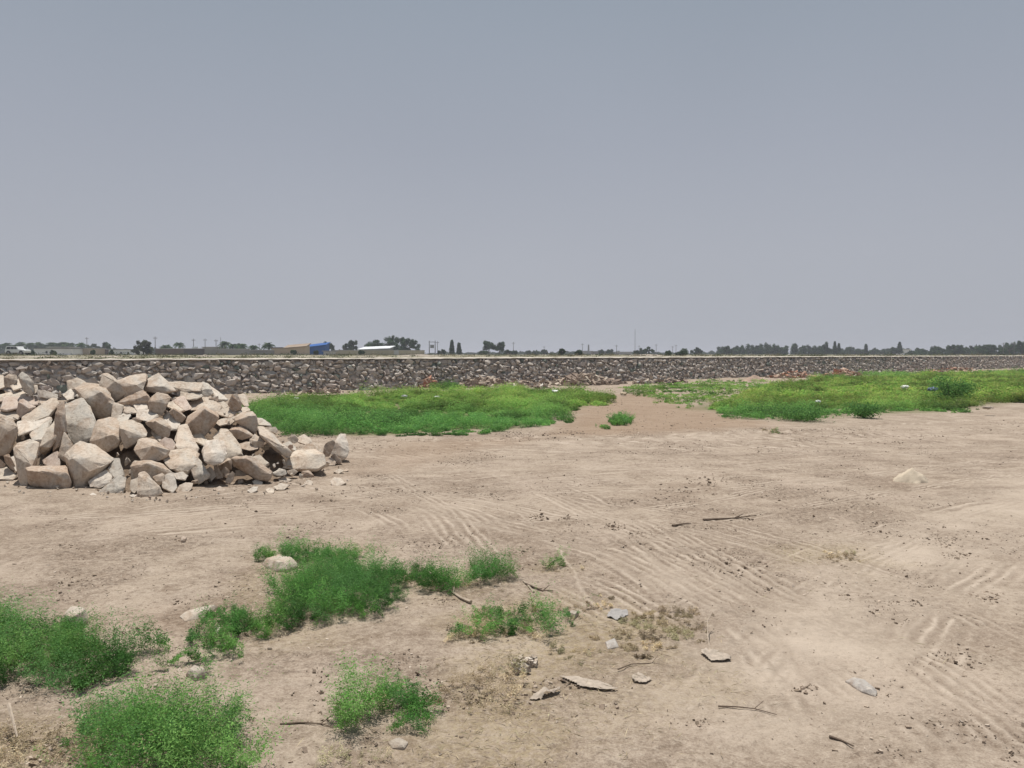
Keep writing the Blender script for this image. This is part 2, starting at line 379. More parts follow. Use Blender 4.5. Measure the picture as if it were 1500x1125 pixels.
# plateau behind the wall, out to the horizon
def plat_z(x, y):
    s = wall_s(x, y)
    return 1.40 + .10 * ss(6, 120, s) + .14 * (fb(x * .09, y * .09, 51, 3) - .5) * ss(4, 14, s) * ss(200, 60, s)
def Pz(x, y): return float(plat_z(np.array([float(x)]), np.array([float(y)]))[0])
def plateau_mat():
    m, t, b = mat('dusty_plain', .97, .1); p = wpos(t)
    a = noise(t, .05, 5, .6, p); c2 = noise(t, .6, 5, .7, p)
    c = cmix(t, rmap(t, a, .4, .62), (.27, .24, .175), (.17, .17, .105))
    c = cmix(t, mul(t, rmap(t, c2, .5, .7), .6), c, (.38, .33, .26)); c = cmix(t, mul(t, rmap(t, c2, .45, .3), .6), c, (.11, .11, .06))
    t.links.new(c, b.inputs['Base Color']); bump(t, b, c2, .6, .1); return m
def build_plateau():
    vs = [.32]
    while vs[-1] < 2600: vs.append(vs[-1] + max(.35, vs[-1] * .09))
    us = np.concatenate([-np.geomspace(2600, 62, 40), np.arange(-60, 220, 1.0), np.geomspace(222, 2600, 40)])
    U, Vv = np.meshgrid(us, np.array(vs)); L = math.hypot(1, WB); tx, ty = 1 / L, WB / L; nx, ny = -WB / L, 1 / L
    x = (U * tx + Vv * nx).ravel(); y = (WA + U * ty + Vv * ny).ravel(); z = plat_z(x, y)
    n, mc = len(vs), len(us); idx = np.arange(n * mc).reshape(n, mc)
    q = np.stack([idx[:-1, :-1], idx[:-1, 1:], idx[1:, 1:], idx[1:, :-1]], -1).reshape(-1, 4)
    me = mesh_np('terrain', np.stack([x, y, z], 1), q, plateau_mat(), None, True)
    tag(link('terrain', me), kind='structure')
build_plateau()

# ------------------------------------------------------------------ retaining wall of rough stone
def clip_poly(poly, px, py, nx, ny):
    out = []; n = len(poly)
    for i in range(n):
        a, b = poly[i], poly[(i + 1) % n]; da = (a[0] - px) * nx + (a[1] - py) * ny; db = (b[0] - px) * nx + (b[1] - py) * ny
        if da <= 0: out.append(a)
        if (da < 0 < db) or (db < 0 < da):
            t = da / (da - db); out.append((a[0] + t * (b[0] - a[0]), a[1] + t * (b[1] - a[1])))
    return out
def build_wall():
    rnd = random.Random(5); L = math.hypot(1, WB); tv = Vector((1 / L, WB / L, 0)); nv = Vector((WB / L, -1 / L, 0))
    u0, u1, h = -33.0, 140.0, 1.43
    org = Vector((0, WA, 0))
    P = lambda u, z, o: org + tv * u + nv * (o + .62 * (1 - z / 1.5)) + Vector((0, 0, z))
    root = empty('stone_retaining_wall', org, 'long low retaining wall of rough grey brown stones under the pale coping', 'retaining wall')
    lib = []
    for k in range(24):
        bm = bmesh.new(); ex = rnd.uniform(.75, 1.25)
        for i in range(rnd.randint(8, 13)):
            v = Vector((rnd.gauss(0, 1), rnd.gauss(0, 1), rnd.gauss(0, 1))).normalized() * rnd.uniform(.75, 1.05); bm.verts.new((v.x * ex, v.y, v.z * .8))
        bmesh.ops.convex_hull(bm, input=bm.verts)
        for v in [v for v in bm.verts if not v.link_faces]: bm.verts.remove(v)
        bmesh.ops.recalc_face_normals(bm, faces=bm.faces); bmesh.ops.triangulate(bm, faces=bm.faces); bm.verts.index_update()
        lib.append((np.array([v.co for v in bm.verts]), np.array([[v.index for v in f.verts] for f in bm.faces]))); bm.free()
    pal = np.array([(.43, .38, .335), (.39, .34, .30), (.46, .41, .36), (.36, .315, .28), (.42, .355, .31), (.47, .42, .37), (.40, .37, .335), (.43, .37, .315)])
    VV = []; FF = []; CC = []; nb = 0; M3 = np.array([list(tv), list(nv), [0, 0, 1]])
    z = .06
    while z < h - .02:
        u = u0 + rnd.random() * .3; rowh = rnd.uniform(.16, .22)
        while u < u1:
            big = rnd.random() < .2; w = rnd.uniform(.34, .56) if big else rnd.uniform(.14, .33); zz = z + rnd.uniform(-.07, .07)
            hz = rnd.uniform(.09, .16) * (1.35 if big else 1); zz = min(zz, h - hz * .75)
            bv, bf = lib[rnd.randrange(24)]; a = rnd.uniform(-.5, .5); a2 = rnd.uniform(-.6, .6); a3 = rnd.choice((0, math.pi)) + rnd.uniform(-.5, .5)
            Rm = np.array(Matrix.Rotation(a, 3, 'Y') @ Matrix.Rotation(a2, 3, 'X') @ Matrix.Rotation(a3, 3, 'Z'))
            q = (bv @ Rm.T) * np.array([w * .66, rnd.uniform(.12, .2), hz * 1.12])
            q[:, 1] += rnd.uniform(-.05, .08) + .62 * (1 - zz / 1.5); q[:, 0] += u + w / 2; q[:, 2] = np.minimum(q[:, 2] + zz, h - .004)
            c = pal[rnd.randrange(8)] * rnd.uniform(1.0, 1.22)
            if rnd.random() < .05: c = np.array([.2, .22, .19])
            VV.append(q @ M3); FF.append(bf + nb); CC.append(np.repeat(c[None], len(q), 0)); nb += len(q); u += w * .8
        z += rowh * .78
    me = mesh_np('stone_facing', np.vstack(VV), np.vstack(FF), M_wallstone, {'col': np.vstack(CC)})
    link('stone_facing', me, root)
    def strip(name, prof, m, step=1.0, jit=0):
        us = np.arange(u0, u1 + .01, step); Vv = []; q = []
        for i, uu in enumerate(us):
            for (o, z) in prof:
                Vv.append(tuple(P(uu, z + (rnd.uniform(-jit, jit) if z > .5 else 0), 0) + nv * (o + rnd.uniform(-jit, jit)) - org))
        k = len(prof)
        for i in range(len(us) - 1):
            for j in range(k): q.append((i * k + j, i * k + (j + 1) % k, (i + 1) * k + (j + 1) % k, (i + 1) * k + j))
        me = mesh_np(name, Vv, np.array(q), m); me.validate(); link(name, me, root)
    strip('mortar_backing', [(-.55, -.2), (-.03, -.2), (-.03, h - .003), (-.55, h - .003)], M_mortar)
    strip('coping', [(-.62, h), (.15, h), (.16, h + .02), (.10, h + .04), (-.62, h + .06)], M_coping, .3, .016)
build_wall()

# ------------------------------------------------------------------ rock pile
def ip(x, pts):
    return float(np.interp(x, [p[0] for p in pts], [p[1] for p in pts]))
BASE = [(-260, 690), (-60, 705), (0, 706), (45, 716), (100, 718), (130, 716), (185, 727), (215, 729), (260, 724), (300, 714), (360, 712), (400, 712), (450, 699), (480, 690), (512, 682)]
CREST = [(-260, 600), (-60, 566), (0, 558), (30, 570), (60, 584), (92, 580), (110, 572), (150, 560), (200, 560), (250, 567), (300, 574), (330, 590), (362, 604), (400, 632), (430, 648), (460, 660), (480, 672), (512, 681)]
def pileD(x, y): 
    yb = ip(x, BASE); return CH * F / (yb - HZ) + max(0, yb - y) * .0175
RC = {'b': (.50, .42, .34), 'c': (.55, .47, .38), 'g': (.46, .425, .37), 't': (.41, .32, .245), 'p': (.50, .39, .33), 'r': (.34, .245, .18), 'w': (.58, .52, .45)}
def finish_rock(pts, name='boulder', col='b', bev=.007, cuts=2, seed=0, dissolve=7, namp=1.0):
    bm = bmesh.new()
    cg = sum((Vector(p) for p in pts), Vector()) / len(pts); pts = [cg + (Vector(p) - cg) * .94 for p in pts]; jr = random.Random(seed * 13 + 5); ext = max(max(p[i] for p in pts) - min(p[i] for p in pts) for i in range(3)); jm = ext * .055
    for p in pts:
        for _ in (0, 1, 2): bm.verts.new(tuple(p[i] + jr.uniform(-jm, jm) * .8 for i in range(3)))
    r = bmesh.ops.convex_hull(bm, input=bm.verts)
    for v in [v for v in bm.verts if not v.link_faces]: bm.verts.remove(v)
    bmesh.ops.dissolve_limit(bm, angle_limit=R(dissolve), verts=bm.verts, edges=bm.edges)
    bmesh.ops.recalc_face_normals(bm, faces=bm.faces)
    try: bmesh.ops.bevel(bm, geom=bm.edges[:], offset=bev, segments=1, affect='EDGES', clamp_overlap=True)
    except Exception: pass
    bmesh.ops.triangulate(bm, faces=bm.faces)
    for c_ in range(cuts):
        long = [e for e in bm.edges if e.calc_length() > .03]
        if long: bmesh.ops.subdivide_edges(bm, edges=long, cuts=1, use_grid_fill=True); bmesh.ops.triangulate(bm, faces=bm.faces)
    bm.normal_update()
    P = np.array([v.co for v in bm.verts]); Nn = np.array([v.normal for v in bm.verts])
    sz = np.ptp(P, axis=0).max(); c = P.mean(0)
    s1 = 3.2 / max(sz, .05); o = np.array([seed * 1.7, seed * .37, seed * 2.1])
    d = (vn3((P + o) * s1, 1) - .5) * .035 * sz + (vn3((P + o) * s1 * 3.1, 2) - .5) * .03 * sz + (vn3((P + o) * 26, 3) - .5) * .011
    P = P + Nn * d[:, None] * namp
    base = Vector((c[0], c[1], P[:, 2].min()))
    for v, p in zip(bm.verts, P): v.co = Vector(p) - base
    me = bm_mesh(name, bm, M_rock, 22)
    o = link(name, me, None, base)
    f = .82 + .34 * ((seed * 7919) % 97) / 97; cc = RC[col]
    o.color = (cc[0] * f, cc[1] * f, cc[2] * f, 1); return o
def rock(label, col, pts, s=1.9, D=None, thick=.55, name='boulder', group='boulders of the quarry stone pile', bev=.007):
    """pts: (x, y) or (x, y, depth) seen corners; depth in the same unit, away from the viewer; the stone gets a full back"""
    yl = max(p[1] for p in pts); xl = sum(p[0] for p in pts) / len(pts)
    D0 = D if D else pileD(xl, yl)
    q = []; k = D0 / F
    for p in pts:
        d = (6 + (p[2] - 6) * 2.3 if p[2] > 6 else p[2]) if len(p) > 2 else s * (yl - p[1])
        q.append((p[0], p[1], d))
    w = max(p[0] for p in q) - min(p[0] for p in q); h = yl - min(p[1] for p in q)
    cx = xl; cy = sum(p[1] for p in q) / len(q); dm = max(p[2] for p in q); T_ = thick * min(max(w, h), 2.2 * min(w, h))
    out = [W(a, b, D0 + d * k) for a, b, d in q]
    out += [W(cx + (a - cx) * .72, cy + (b - cy) * .72 + .1 * h, D0 + (max(d, dm * .55) + T_) * k) for a, b, d in q]
    global RSEED; RSEED += 1
    return tag(finish_rock(out, name, col, bev, 2, RSEED), label, 'rock', group)
RSEED = 0
if True:
    A = rock
    A('pale rock cut by the left edge at the crest of the pile', 'b', [(-12, 549), (4, 549), (7, 560), (6, 568), (1, 572), (-12, 573)])
    A('brown shaded rock on the crest beside the curved slab', 't', [(6, 552, 4), (13, 547, 8), (25, 550, 6), (26, 558, 0), (17, 568, 1), (7, 567, 1)])
    A('small cream wedge leaning under the curved crest slab', 'c', [(17, 564), (28, 556), (36, 564), (33, 569), (20, 573)])
    A('long curved slab standing on the crest at the far left', 'g', [(26, 549, 3), (32, 545, 7), (40, 549, 7), (50, 561, 6), (30, 554, 0), (43, 568, 0), (51, 576, 2), (46, 581, 3), (36, 572, 3), (28, 558, 3)])
    A('small square block at the foot of the curved crest slab', 'b', [(49, 563), (55, 563), (56, 573), (51, 578)], 1)
    A('broad pale slab lying flat under the curved crest slab', 'c', [(-8, 580), (2, 577), (30, 571), (42, 579), (34, 587), (-8, 587)])
    A('pinkish crumbly rock below the crest at the far left', 'p', [(4, 583), (25, 579), (50, 583), (57, 590), (42, 597), (10, 602), (2, 600)])
    A('thin whitish slab bridging the dip in the crest', 'w', [(54, 572, 6), (66, 573, 7), (84, 579, 5), (87, 585, 0), (70, 583, 0), (54, 581, 1)])
    A('small rounded stone sitting below the thin whitish slab', 't', [(56, 585), (61, 581), (68, 584), (67, 590), (60, 592)])
    A('wedge with a dark brown triangular face in the upper left', 'p', [(28, 585, 8), (34, 584, 10), (53, 596, 8), (44, 599, 0), (27, 589, 0), (25, 605, 2), (31, 612, 3), (50, 604, 8)])
    A('pale rock at the left edge above the brown boulder', 'b', [(-10, 604), (4, 600), (24, 594), (27, 605), (29, 613), (15, 620), (-10, 618)])
    A('long cream slab sloping up to the right above the left boulder', 'c', [(27, 620), (31, 612), (52, 598), (75, 585), (81, 584), (87, 590), (80, 600), (70, 611), (45, 619)], 1.5)
    A('large rough brown grey boulder at the left edge', 't', [(-14, 612, 16), (6, 608, 18), (20, 613, 14), (28, 627, 4), (27, 637, 0), (12, 632, -4), (18, 651, 2), (10, 667, 6), (0, 668, 6), (-14, 662, 4)])
    A('ragged pale slab directly under the long cream slab', 'w', [(25, 621), (45, 617), (70, 611), (77, 616), (60, 627), (42, 633), (28, 637)])
    A('grey angular rock behind the tall cream slab', 'g', [(46, 637), (60, 624), (77, 614), (68, 634), (62, 648), (46, 647)])
    A('tall smooth cream slab leaning right of the left boulder', 'c', [(58, 652, 0), (70, 628, 16), (80, 613, 24), (89, 611, 26), (88, 630, 14), (83, 641, 6), (73, 655, 0), (58, 664, 8), (67, 667, 10)])
    A('narrow brown shard pinched between cream slab and big grey slab', 'r', [(80, 603, 10), (88, 589, 14), (95, 587, 14), (93, 610, 6), (96, 632, 2), (87, 654, 0), (78, 664, 4), (86, 640, 2)], thick=.8)
    A('largest grey slab standing tall in the middle left of the pile', 'g', [(92, 597, 22), (96, 590, 28), (117, 584, 30), (123, 586, 28), (129, 593, 24), (137, 606, 18), (145, 619, 12), (147, 632, 6), (140, 643, 2), (124, 651, 0), (106, 652, 0), (98, 640, 4), (93, 618, 12)], thick=.5)
    A('pale arched rock over a dark hollow on the crest', 'b', [(97, 559), (112, 554), (122, 557), (136, 567), (113, 569), (99, 571)], 1)
    A('small pale block in the crest hollow', 'w', [(91, 579), (104, 570), (109, 574), (108, 583), (98, 587)])
    A('big brown faced boulder with pale top behind the grey slab', 't', [(107, 566, 24), (125, 562, 30), (148, 562, 28), (158, 571, 18), (167, 588, 4), (127, 586, 0), (147, 577, 0), (166, 591, 0), (166, 604, 3), (161, 613, 5), (143, 615, 5), (133, 600, 4)])
    A('pyramid shaped rock on the crest, pale above and rusty below', 'b', [(144, 569, 8), (148, 548, 16), (156, 547, 16), (163, 549, 14), (155, 571, 0), (171, 560, 0), (181, 566, 0), (185, 575, 2), (180, 584, 4), (168, 590, 5)])
    A('wide crest rock with pale top touching the pyramid shaped rock', 'b', [(171, 559, 6), (190, 550, 16), (208, 547, 18), (214, 548, 16), (214, 557, 8), (209, 570, 1), (183, 567, 0), (200, 562, 0), (185, 583, 5), (200, 578, 4)])
    A('pale triangular peak, rightmost of the crest points', 'w', [(211, 571, 5), (215, 557, 12), (229, 545, 18), (240, 556, 14), (247, 567, 6), (258, 574, 4), (218, 568, 0), (238, 566, 0), (246, 574, 1), (238, 577, 3), (222, 574, 3)])
    A('flat wedge with a dark underside below the crest rocks', 'r', [(170, 591, 6), (188, 581, 8), (209, 572, 10), (214, 577, 3), (190, 588, 0), (219, 584, 2), (216, 592, 5), (196, 595, 5), (180, 594, 5)])
    A('small tan block right of the brown faced boulder', 'b', [(166, 589), (173, 590), (181, 594), (177, 607), (170, 615), (163, 612)], .8)
    A('upright tan block shaded on its face near the crest peak', 't', [(218, 588, 4), (220, 581, 8), (228, 574, 12), (243, 576, 12), (251, 583, 6), (247, 591, 0), (222, 586, 0), (240, 600, 1), (237, 609, 2), (231, 606, 1), (218, 599, 2)])
    A('whitish rounded block below the flat dark wedge', 'w', [(196, 595), (206, 589), (215, 590), (218, 600), (206, 603), (198, 601)])
    A('broad whitish block with a notched top in the middle', 'w', [(199, 601), (217, 599), (228, 599), (233, 610), (218, 617), (200, 613)])
    A('splintered pale slab between the whitish blocks and the grey slab', 'b', [(172, 596), (186, 592), (199, 601), (200, 607), (186, 606)])
    A('rough greyish block left of the small dark stone', 'g', [(171, 613), (178, 603), (188, 601), (193, 611), (183, 621), (171, 619)])
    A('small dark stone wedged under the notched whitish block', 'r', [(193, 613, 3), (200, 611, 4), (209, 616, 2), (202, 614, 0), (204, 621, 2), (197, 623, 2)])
    A('large smooth rock with a bright flat top at the centre', 'c', [(173, 619, 16), (186, 615, 22), (195, 615, 22), (208, 622, 16), (216, 635, 8), (176, 628, 3), (187, 643, 0), (214, 640, 4), (180, 655, 7), (188, 657, 5), (206, 647, 9)])
    A('large brown stained boulder between the grey slab and flat topped rock', 't', [(142, 617, 22), (160, 610, 28), (170, 614, 24), (178, 630, 10), (179, 645, 2), (165, 636, 0), (170, 657, 4), (155, 661, 4), (136, 656, 4), (131, 649, 4), (140, 634, 10)])
    A('rock with a curved pale rim and dark face right of centre', 't', [(212, 619, 8), (232, 612, 14), (244, 617, 12), (250, 627, 4), (226, 617, 0), (241, 626, 0), (248, 640, 3), (240, 642, 3), (228, 634, 3)])
    A('small cream chip lying on the rock with the dark face', 'c', [(221, 632), (226, 631), (235, 640), (235, 647), (229, 643)])
    A('smooth pale standing stone right of the notched block', 'w', [(239, 607), (246, 602), (255, 608), (263, 620), (258, 630), (249, 630), (243, 618)])
    A('dark wedge under the pinkish slabs', 'r', [(247, 603, 3), (253, 597, 8), (262, 602, 6), (273, 611, 2), (255, 600, 0), (267, 619, 2), (260, 618, 2)])
    A('narrow pale slab above the dark wedge', 'c', [(239, 590), (252, 589), (263, 597), (271, 603), (262, 605), (250, 598)])
    A('pinkish red rock high on the right shoulder', 'p', [(251, 583), (268, 581), (277, 590), (281, 600), (270, 601), (258, 593)])
    A('long flat pale slab along the crest of the right shoulder', 'b', [(246, 561), (262, 559), (285, 561), (298, 560), (292, 575), (268, 573), (250, 568)])
    A('grey peaked rock on the crest of the right shoulder', 'g', [(284, 572, 4), (296, 559, 12), (303, 560, 12), (311, 570, 6), (313, 578, 2), (300, 582, 0), (290, 578, 2)])
    A('whitish ramp shaped rock sloping down from the grey peak', 'w', [(303, 560), (313, 571), (324, 577), (334, 585), (322, 588), (311, 582)])
    A('cream rounded slab under the flat crest slab', 'c', [(264, 571), (280, 570), (298, 580), (288, 585), (276, 586), (265, 582)])
    A('wide pale rock filling the right shoulder', 'b', [(276, 584), (300, 579), (308, 587), (327, 595), (320, 603), (300, 602), (278, 600)])
    A('small dark triangular stone on the wide pale rock', 'r', [(306, 584, 3), (320, 579, 3), (320, 588, 0), (312, 586, 0)])
    A('narrow cream slab at the right end of the wide pale rock', 'c', [(319, 585), (326, 586), (335, 595), (328, 599), (318, 591)])
    A('dark brown pointed rock on the outer right shoulder', 'r', [(334, 592, 3), (340, 577, 4), (347, 576, 4), (352, 588, 2), (343, 584, -2), (355, 599, 2), (342, 605, 2)])
    A('tilted rectangular slab leaning on the dark brown pointed rock', 'b', [(349, 580), (357, 577), (361, 580), (366, 594), (358, 596), (353, 590)])
    A('big dark speckled block with a pale edge right of centre', 'r', [(270, 621, 8), (276, 611, 14), (301, 595, 16), (321, 607, 10), (272, 624, 0), (302, 598, 0), (320, 610, 0), (320, 617, 2), (311, 626, 4), (298, 638, 5), (279, 639, 5), (273, 631, 4)], thick=.4)
    A('cream slab sloping under the dark speckled block', 'c', [(282, 636), (290, 631), (306, 649), (299, 654), (286, 647)])
    A('pale block wedged between shoulder rocks and the dark block', 'b', [(312, 603), (330, 596), (339, 598), (333, 612), (320, 609)])
    A('tan block below the dark brown pointed rock', 't', [(329, 601), (340, 599), (347, 605), (338, 613), (329, 612)])
    A('flat cream slab under the tilted rectangular slab', 'c', [(342, 602), (350, 597), (362, 596), (367, 601), (352, 606)])
    A('large block with pale top and brown end face on the right slope', 'b', [(341, 613, 10), (352, 603, 18), (370, 601, 18), (374, 607, 10), (344, 617, 0), (363, 611, 0), (374, 610, 2), (378, 621, 4), (377, 634, 5), (372, 635, 5), (360, 626, 3)])
    A('low greenish grey slab beside the grass on the right slope', 'g', [(375, 612), (385, 614), (396, 621), (397, 625), (379, 624)])
    A('pale cobble in the gap under the shoulder', 'b', [(314, 620), (324, 613), (333, 613), (332, 621), (322, 624)])
    A('tan cobble left of the large block with brown end', 't', [(329, 615), (343, 610), (346, 616), (338, 622), (330, 620)])
    A('flat rock with a wide dark underside on the right slope', 'r', [(335, 629, 6), (350, 624, 12), (362, 628, 10), (372, 637, 4), (347, 629, 0), (371, 640, 2), (356, 643, 4), (345, 641, 4)])
    A('upper of the two large smooth slabs right of centre', 'c', [(310, 639, 24), (326, 626, 32), (334, 629, 30), (346, 646, 18), (351, 656, 12), (358, 669, 4), (342, 673, 0), (326, 672, 0), (316, 655, 10)])
    A('lower of the two large smooth slabs right of centre', 'w', [(296, 657, 16), (304, 646, 22), (315, 641, 24), (328, 647, 18), (331, 665, 6), (326, 676, 1), (315, 683, 0), (301, 677, 2), (298, 666, 8)], D=9.75)
    A('squarish block below the flat dark rock', 'b', [(365, 645, 4), (374, 636, 10), (386, 643, 8), (388, 648, 2), (387, 655, 3), (376, 656, 1), (367, 650, 2), (378, 646, 0)])
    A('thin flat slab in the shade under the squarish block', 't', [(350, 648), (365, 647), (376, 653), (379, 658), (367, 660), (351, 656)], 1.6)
    A('long split slab running down the right slope', 'b', [(376, 625, 14), (384, 623, 18), (402, 637, 14), (427, 660, 4), (428, 667, 1), (420, 667, 0), (400, 653, 0), (380, 637, 4)])
    A('small cream slab on top of the long split slab', 'c', [(389, 625, 3), (404, 625, 4), (409, 631, 2), (404, 635, 0), (396, 632, 0)])
    A('dark edged splinter under the long split slab', 't', [(394, 651), (400, 645), (428, 668), (423, 671), (405, 662)], .6)
    A('yellowish rounded rock at the edge of the grass', 'c', [(421, 641, 2), (427, 636, 4), (433, 637, 4), (439, 645, 2), (433, 650, 0), (425, 648, 0)], D=12.6)
    A('flat pale rock right of the yellowish rounded one', 'b', [(437, 641), (445, 637), (453, 642), (457, 648), (446, 652), (437, 649)], D=12.5)
    A('grey block at the end of the long split slab', 'g', [(414, 650), (424, 646), (432, 654), (434, 660), (428, 663), (417, 657)], D=11.6)
    A('broad flat whitish slab at the right toe of the pile', 'c', [(420, 672, 10), (432, 661, 20), (448, 659, 24), (465, 660, 22), (474, 668, 12), (478, 679, 6), (470, 686, 2), (455, 692, 0), (432, 689, 0), (414, 683, 3)])
    A('tan rock rising behind the broad whitish toe slab', 't', [(438, 660), (449, 651), (460, 649), (470, 655), (474, 668), (455, 667)], 1.2, D=12.2)
    A('thin dark brown slab standing on edge at the right toe', 'r', [(473, 664, 6), (475, 652, 7), (481, 647, 6), (488, 644, 4), (491, 647, 2), (487, 658, 0), (482, 669, 0), (476, 669, 2)], thick=.25, D=11.7)
    A('upright whitish stone, last one at the right end of the pile', 'w', [(486, 667, 2), (490, 650, 7), (494, 640, 13), (500, 634, 16), (506, 635, 15), (509, 646, 10), (511, 662, 4), (507, 672, 0), (500, 676, 0)], thick=.35, D=11.9)
    A('brown chunk under the upright whitish stone', 'r', [(484, 668), (490, 664), (500, 673), (502, 678), (495, 680), (487, 674)], .3, D=11.7)
    A('squat tan block left of the upright stone', 't', [(476, 673), (485, 670), (492, 676), (491, 681), (477, 682)], .8, D=11.6)
    A('tall pale column like rock near the lower left corner of the pile', 'b', [(22, 655, 14), (26, 649, 20), (41, 645, 22), (58, 648, 20), (56, 668, 10), (50, 681, 4), (42, 695, 0), (39, 714, 1), (32, 716, 1), (27, 701, 4), (25, 672, 8)])
    A('pinkish block in the recess beside the column like rock', 'p', [(62, 675), (70, 667), (84, 661), (88, 672), (87, 684), (77, 686), (65, 681)], 1)
    A('long dark fronted block at the foot of the pile', 'r', [(40, 687, 6), (47, 683, 12), (60, 686, 12), (78, 687, 14), (97, 684, 16), (99, 694, 6), (41, 690, 0), (72, 693, 0), (90, 698, 0), (99, 699, 3), (104, 711, 4), (102, 717, 5), (86, 720, 3), (60, 714, 3), (42, 712, 4)])
    A('huge front boulder with pale sloping top and brown nose', 'b', [(97, 664, 22), (107, 650, 32), (122, 646, 34), (138, 653, 30), (156, 662, 24), (168, 669, 16), (95, 676, 10), (112, 670, 3), (126, 690, 0), (134, 689, 0), (158, 678, 10), (101, 697, 8), (112, 714, 6), (119, 715, 5), (129, 705, 4), (148, 688, 12)])
    A('layered grey brown rock left of the huge front boulder', 't', [(86, 656, 6), (93, 632, 14), (101, 640, 12), (111, 653, 8), (100, 667, 2), (93, 678, 0), (87, 670, 2)])
    A('brown leaning shard left of the column like rock', 'r', [(6, 668, 3), (13, 665, 4), (16, 670, 0), (26, 692, 2), (18, 688, 3), (9, 678, 2)])
    A('white faced shard touching the column like rock', 'w', [(15, 671), (24, 664), (26, 682), (25, 692), (18, 678)], 1)
    A('flat pale rock at the left edge near the ground', 'c', [(-10, 689), (8, 685), (15, 686), (26, 697), (20, 703), (-10, 702)])
    A('dark brown stone at the left edge above the flat pale rock', 'r', [(-10, 673), (3, 673), (8, 680), (6, 687), (-10, 689)], 0)
    A('low greyish stone half sunk at the left foot', 'g', [(2, 706), (15, 701), (27, 706), (28, 713), (10, 714), (2, 711)])
    A('blocky boulder with a light left face and brown right face', 't', [(195, 661, 8), (203, 645, 16), (211, 641, 20), (222, 642, 18), (225, 655, 0), (206, 674, 0), (214, 679, 6), (235, 648, 14), (249, 659, 8), (243, 669, 4), (233, 677, 4)])
    A('knobbly tan stone perched on the blocky boulder', 'p', [(233, 649), (242, 641), (253, 643), (259, 655), (251, 661), (240, 657)], .8)
    A('large pale rock with a thin dark base right of the blocky boulder', 'c', [(238, 675, 10), (249, 663, 22), (258, 658, 28), (275, 659, 30), (290, 666, 22), (290, 682, 6), (276, 693, 0), (262, 690, 0), (248, 684, 2)])
    A('tall tan slab standing right of the large pale rock', 'b', [(256, 640, 20), (263, 622, 34), (272, 618, 36), (281, 640, 22), (289, 660, 8), (284, 671, 2), (268, 668, 0), (258, 656, 6)])
    A('greyish leaning rock above the two round cobbles', 'g', [(276, 680, 12), (283, 668, 20), (292, 671, 18), (300, 684, 8), (307, 697, 2), (304, 702, 0), (291, 709, 0), (283, 699, 4)])
    A('roof shaped slab with dark front at the lower centre', 't', [(189, 681, 6), (198, 676, 12), (213, 673, 20), (225, 673, 20), (238, 681, 12), (251, 690, 6), (198, 688, 0), (216, 681, 0), (242, 692, 2), (191, 701, 5), (205, 702, 4), (223, 699, 4), (240, 696, 5)])
    A('smooth whitish boulder under the nose of the huge front boulder', 'w', [(129, 705), (140, 695), (156, 688), (166, 698), (161, 708), (148, 714), (133, 712)], 1)
    A('bluish grey rock right of the whitish boulder', 'g', [(157, 687), (165, 672), (174, 671), (179, 685), (182, 697), (170, 701), (160, 694)], 1)
    A('light grey wedge on the ground at the lower centre', 'g', [(144, 723, 2), (155, 711, 8), (168, 698, 14), (176, 694, 16), (185, 698, 12), (185, 715, 3), (180, 723, 0), (163, 725, 0), (150, 726, 0)])
    A('big triangular stone at the very front of the pile', 'b', [(201, 724, 2), (203, 700, 12), (205, 692, 16), (211, 690, 17), (221, 700, 13), (234, 714, 5), (239, 723, 2), (229, 729, 0), (212, 730, 0)])
    A('brown topped stone behind the triangular front stone', 't', [(222, 699, 4), (237, 692, 8), (241, 696, 6), (241, 706, 1), (233, 712, 0), (227, 704, 0)])
    A('bent pale stone right of the triangular front stone', 'w', [(238, 700), (245, 694), (253, 692), (257, 702), (260, 714), (253, 721), (243, 719), (238, 714)], 1)
    A('flat whitish stone forming a little bridge over a gap', 'w', [(253, 693), (268, 691), (276, 697), (271, 703), (258, 703)], 1)
    A('narrow pale stone left of the triangular front stone', 'c', [(192, 704), (203, 698), (204, 714), (197, 723), (190, 716)], .8)
    A('rounded grey tan stone at the front below the little bridge', 'b', [(258, 720), (264, 710), (273, 707), (283, 707), (281, 716), (272, 724), (262, 726)], 1)
    A('left of the two round cobbles below the big smooth slab', 'w', [(301, 687), (307, 683), (314, 690), (316, 698), (310, 704), (305, 700)], .6)
    A('flattened upright cobble between two rounder ones', 't', [(313, 683), (319, 683), (325, 692), (327, 700), (318, 702), (314, 692)], .4)
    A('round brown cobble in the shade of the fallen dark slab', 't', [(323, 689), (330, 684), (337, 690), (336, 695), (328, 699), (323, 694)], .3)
    A('speckled shard standing in front of the fallen dark slab', 't', [(330, 706), (333, 697), (340, 690), (345, 693), (341, 704), (335, 709)], .3)
    A('long brown fallen slab pointing down to the right', 'r', [(338, 671, 4), (346, 667, 10), (366, 666, 12), (383, 680, 12), (399, 692, 8), (342, 673, 0), (362, 673, -1), (380, 689, -2), (397, 697, 0), (394, 706, 3), (378, 703, 3), (356, 688, 3), (342, 681, 3)], thick=.45)
    A('short brown slab leaning left against the long fallen slab', 't', [(316, 686, 4), (334, 671, 8), (339, 672, 6), (341, 687, 2), (330, 686, 1), (320, 688, 1), (335, 675, 0)])
    A('whitish stone under the arch of the long fallen slab', 'w', [(345, 690), (352, 687), (362, 693), (359, 697), (345, 697)], 1)
    A('pale stone resting above the long fallen slab', 'c', [(367, 669), (379, 666), (395, 680), (390, 684), (378, 680)], 1.2)
    A('pale grey rock at the right of the long fallen slab tip', 'g', [(398, 694, 3), (409, 686, 8), (419, 688, 6), (420, 695, 1), (409, 698, 0)])
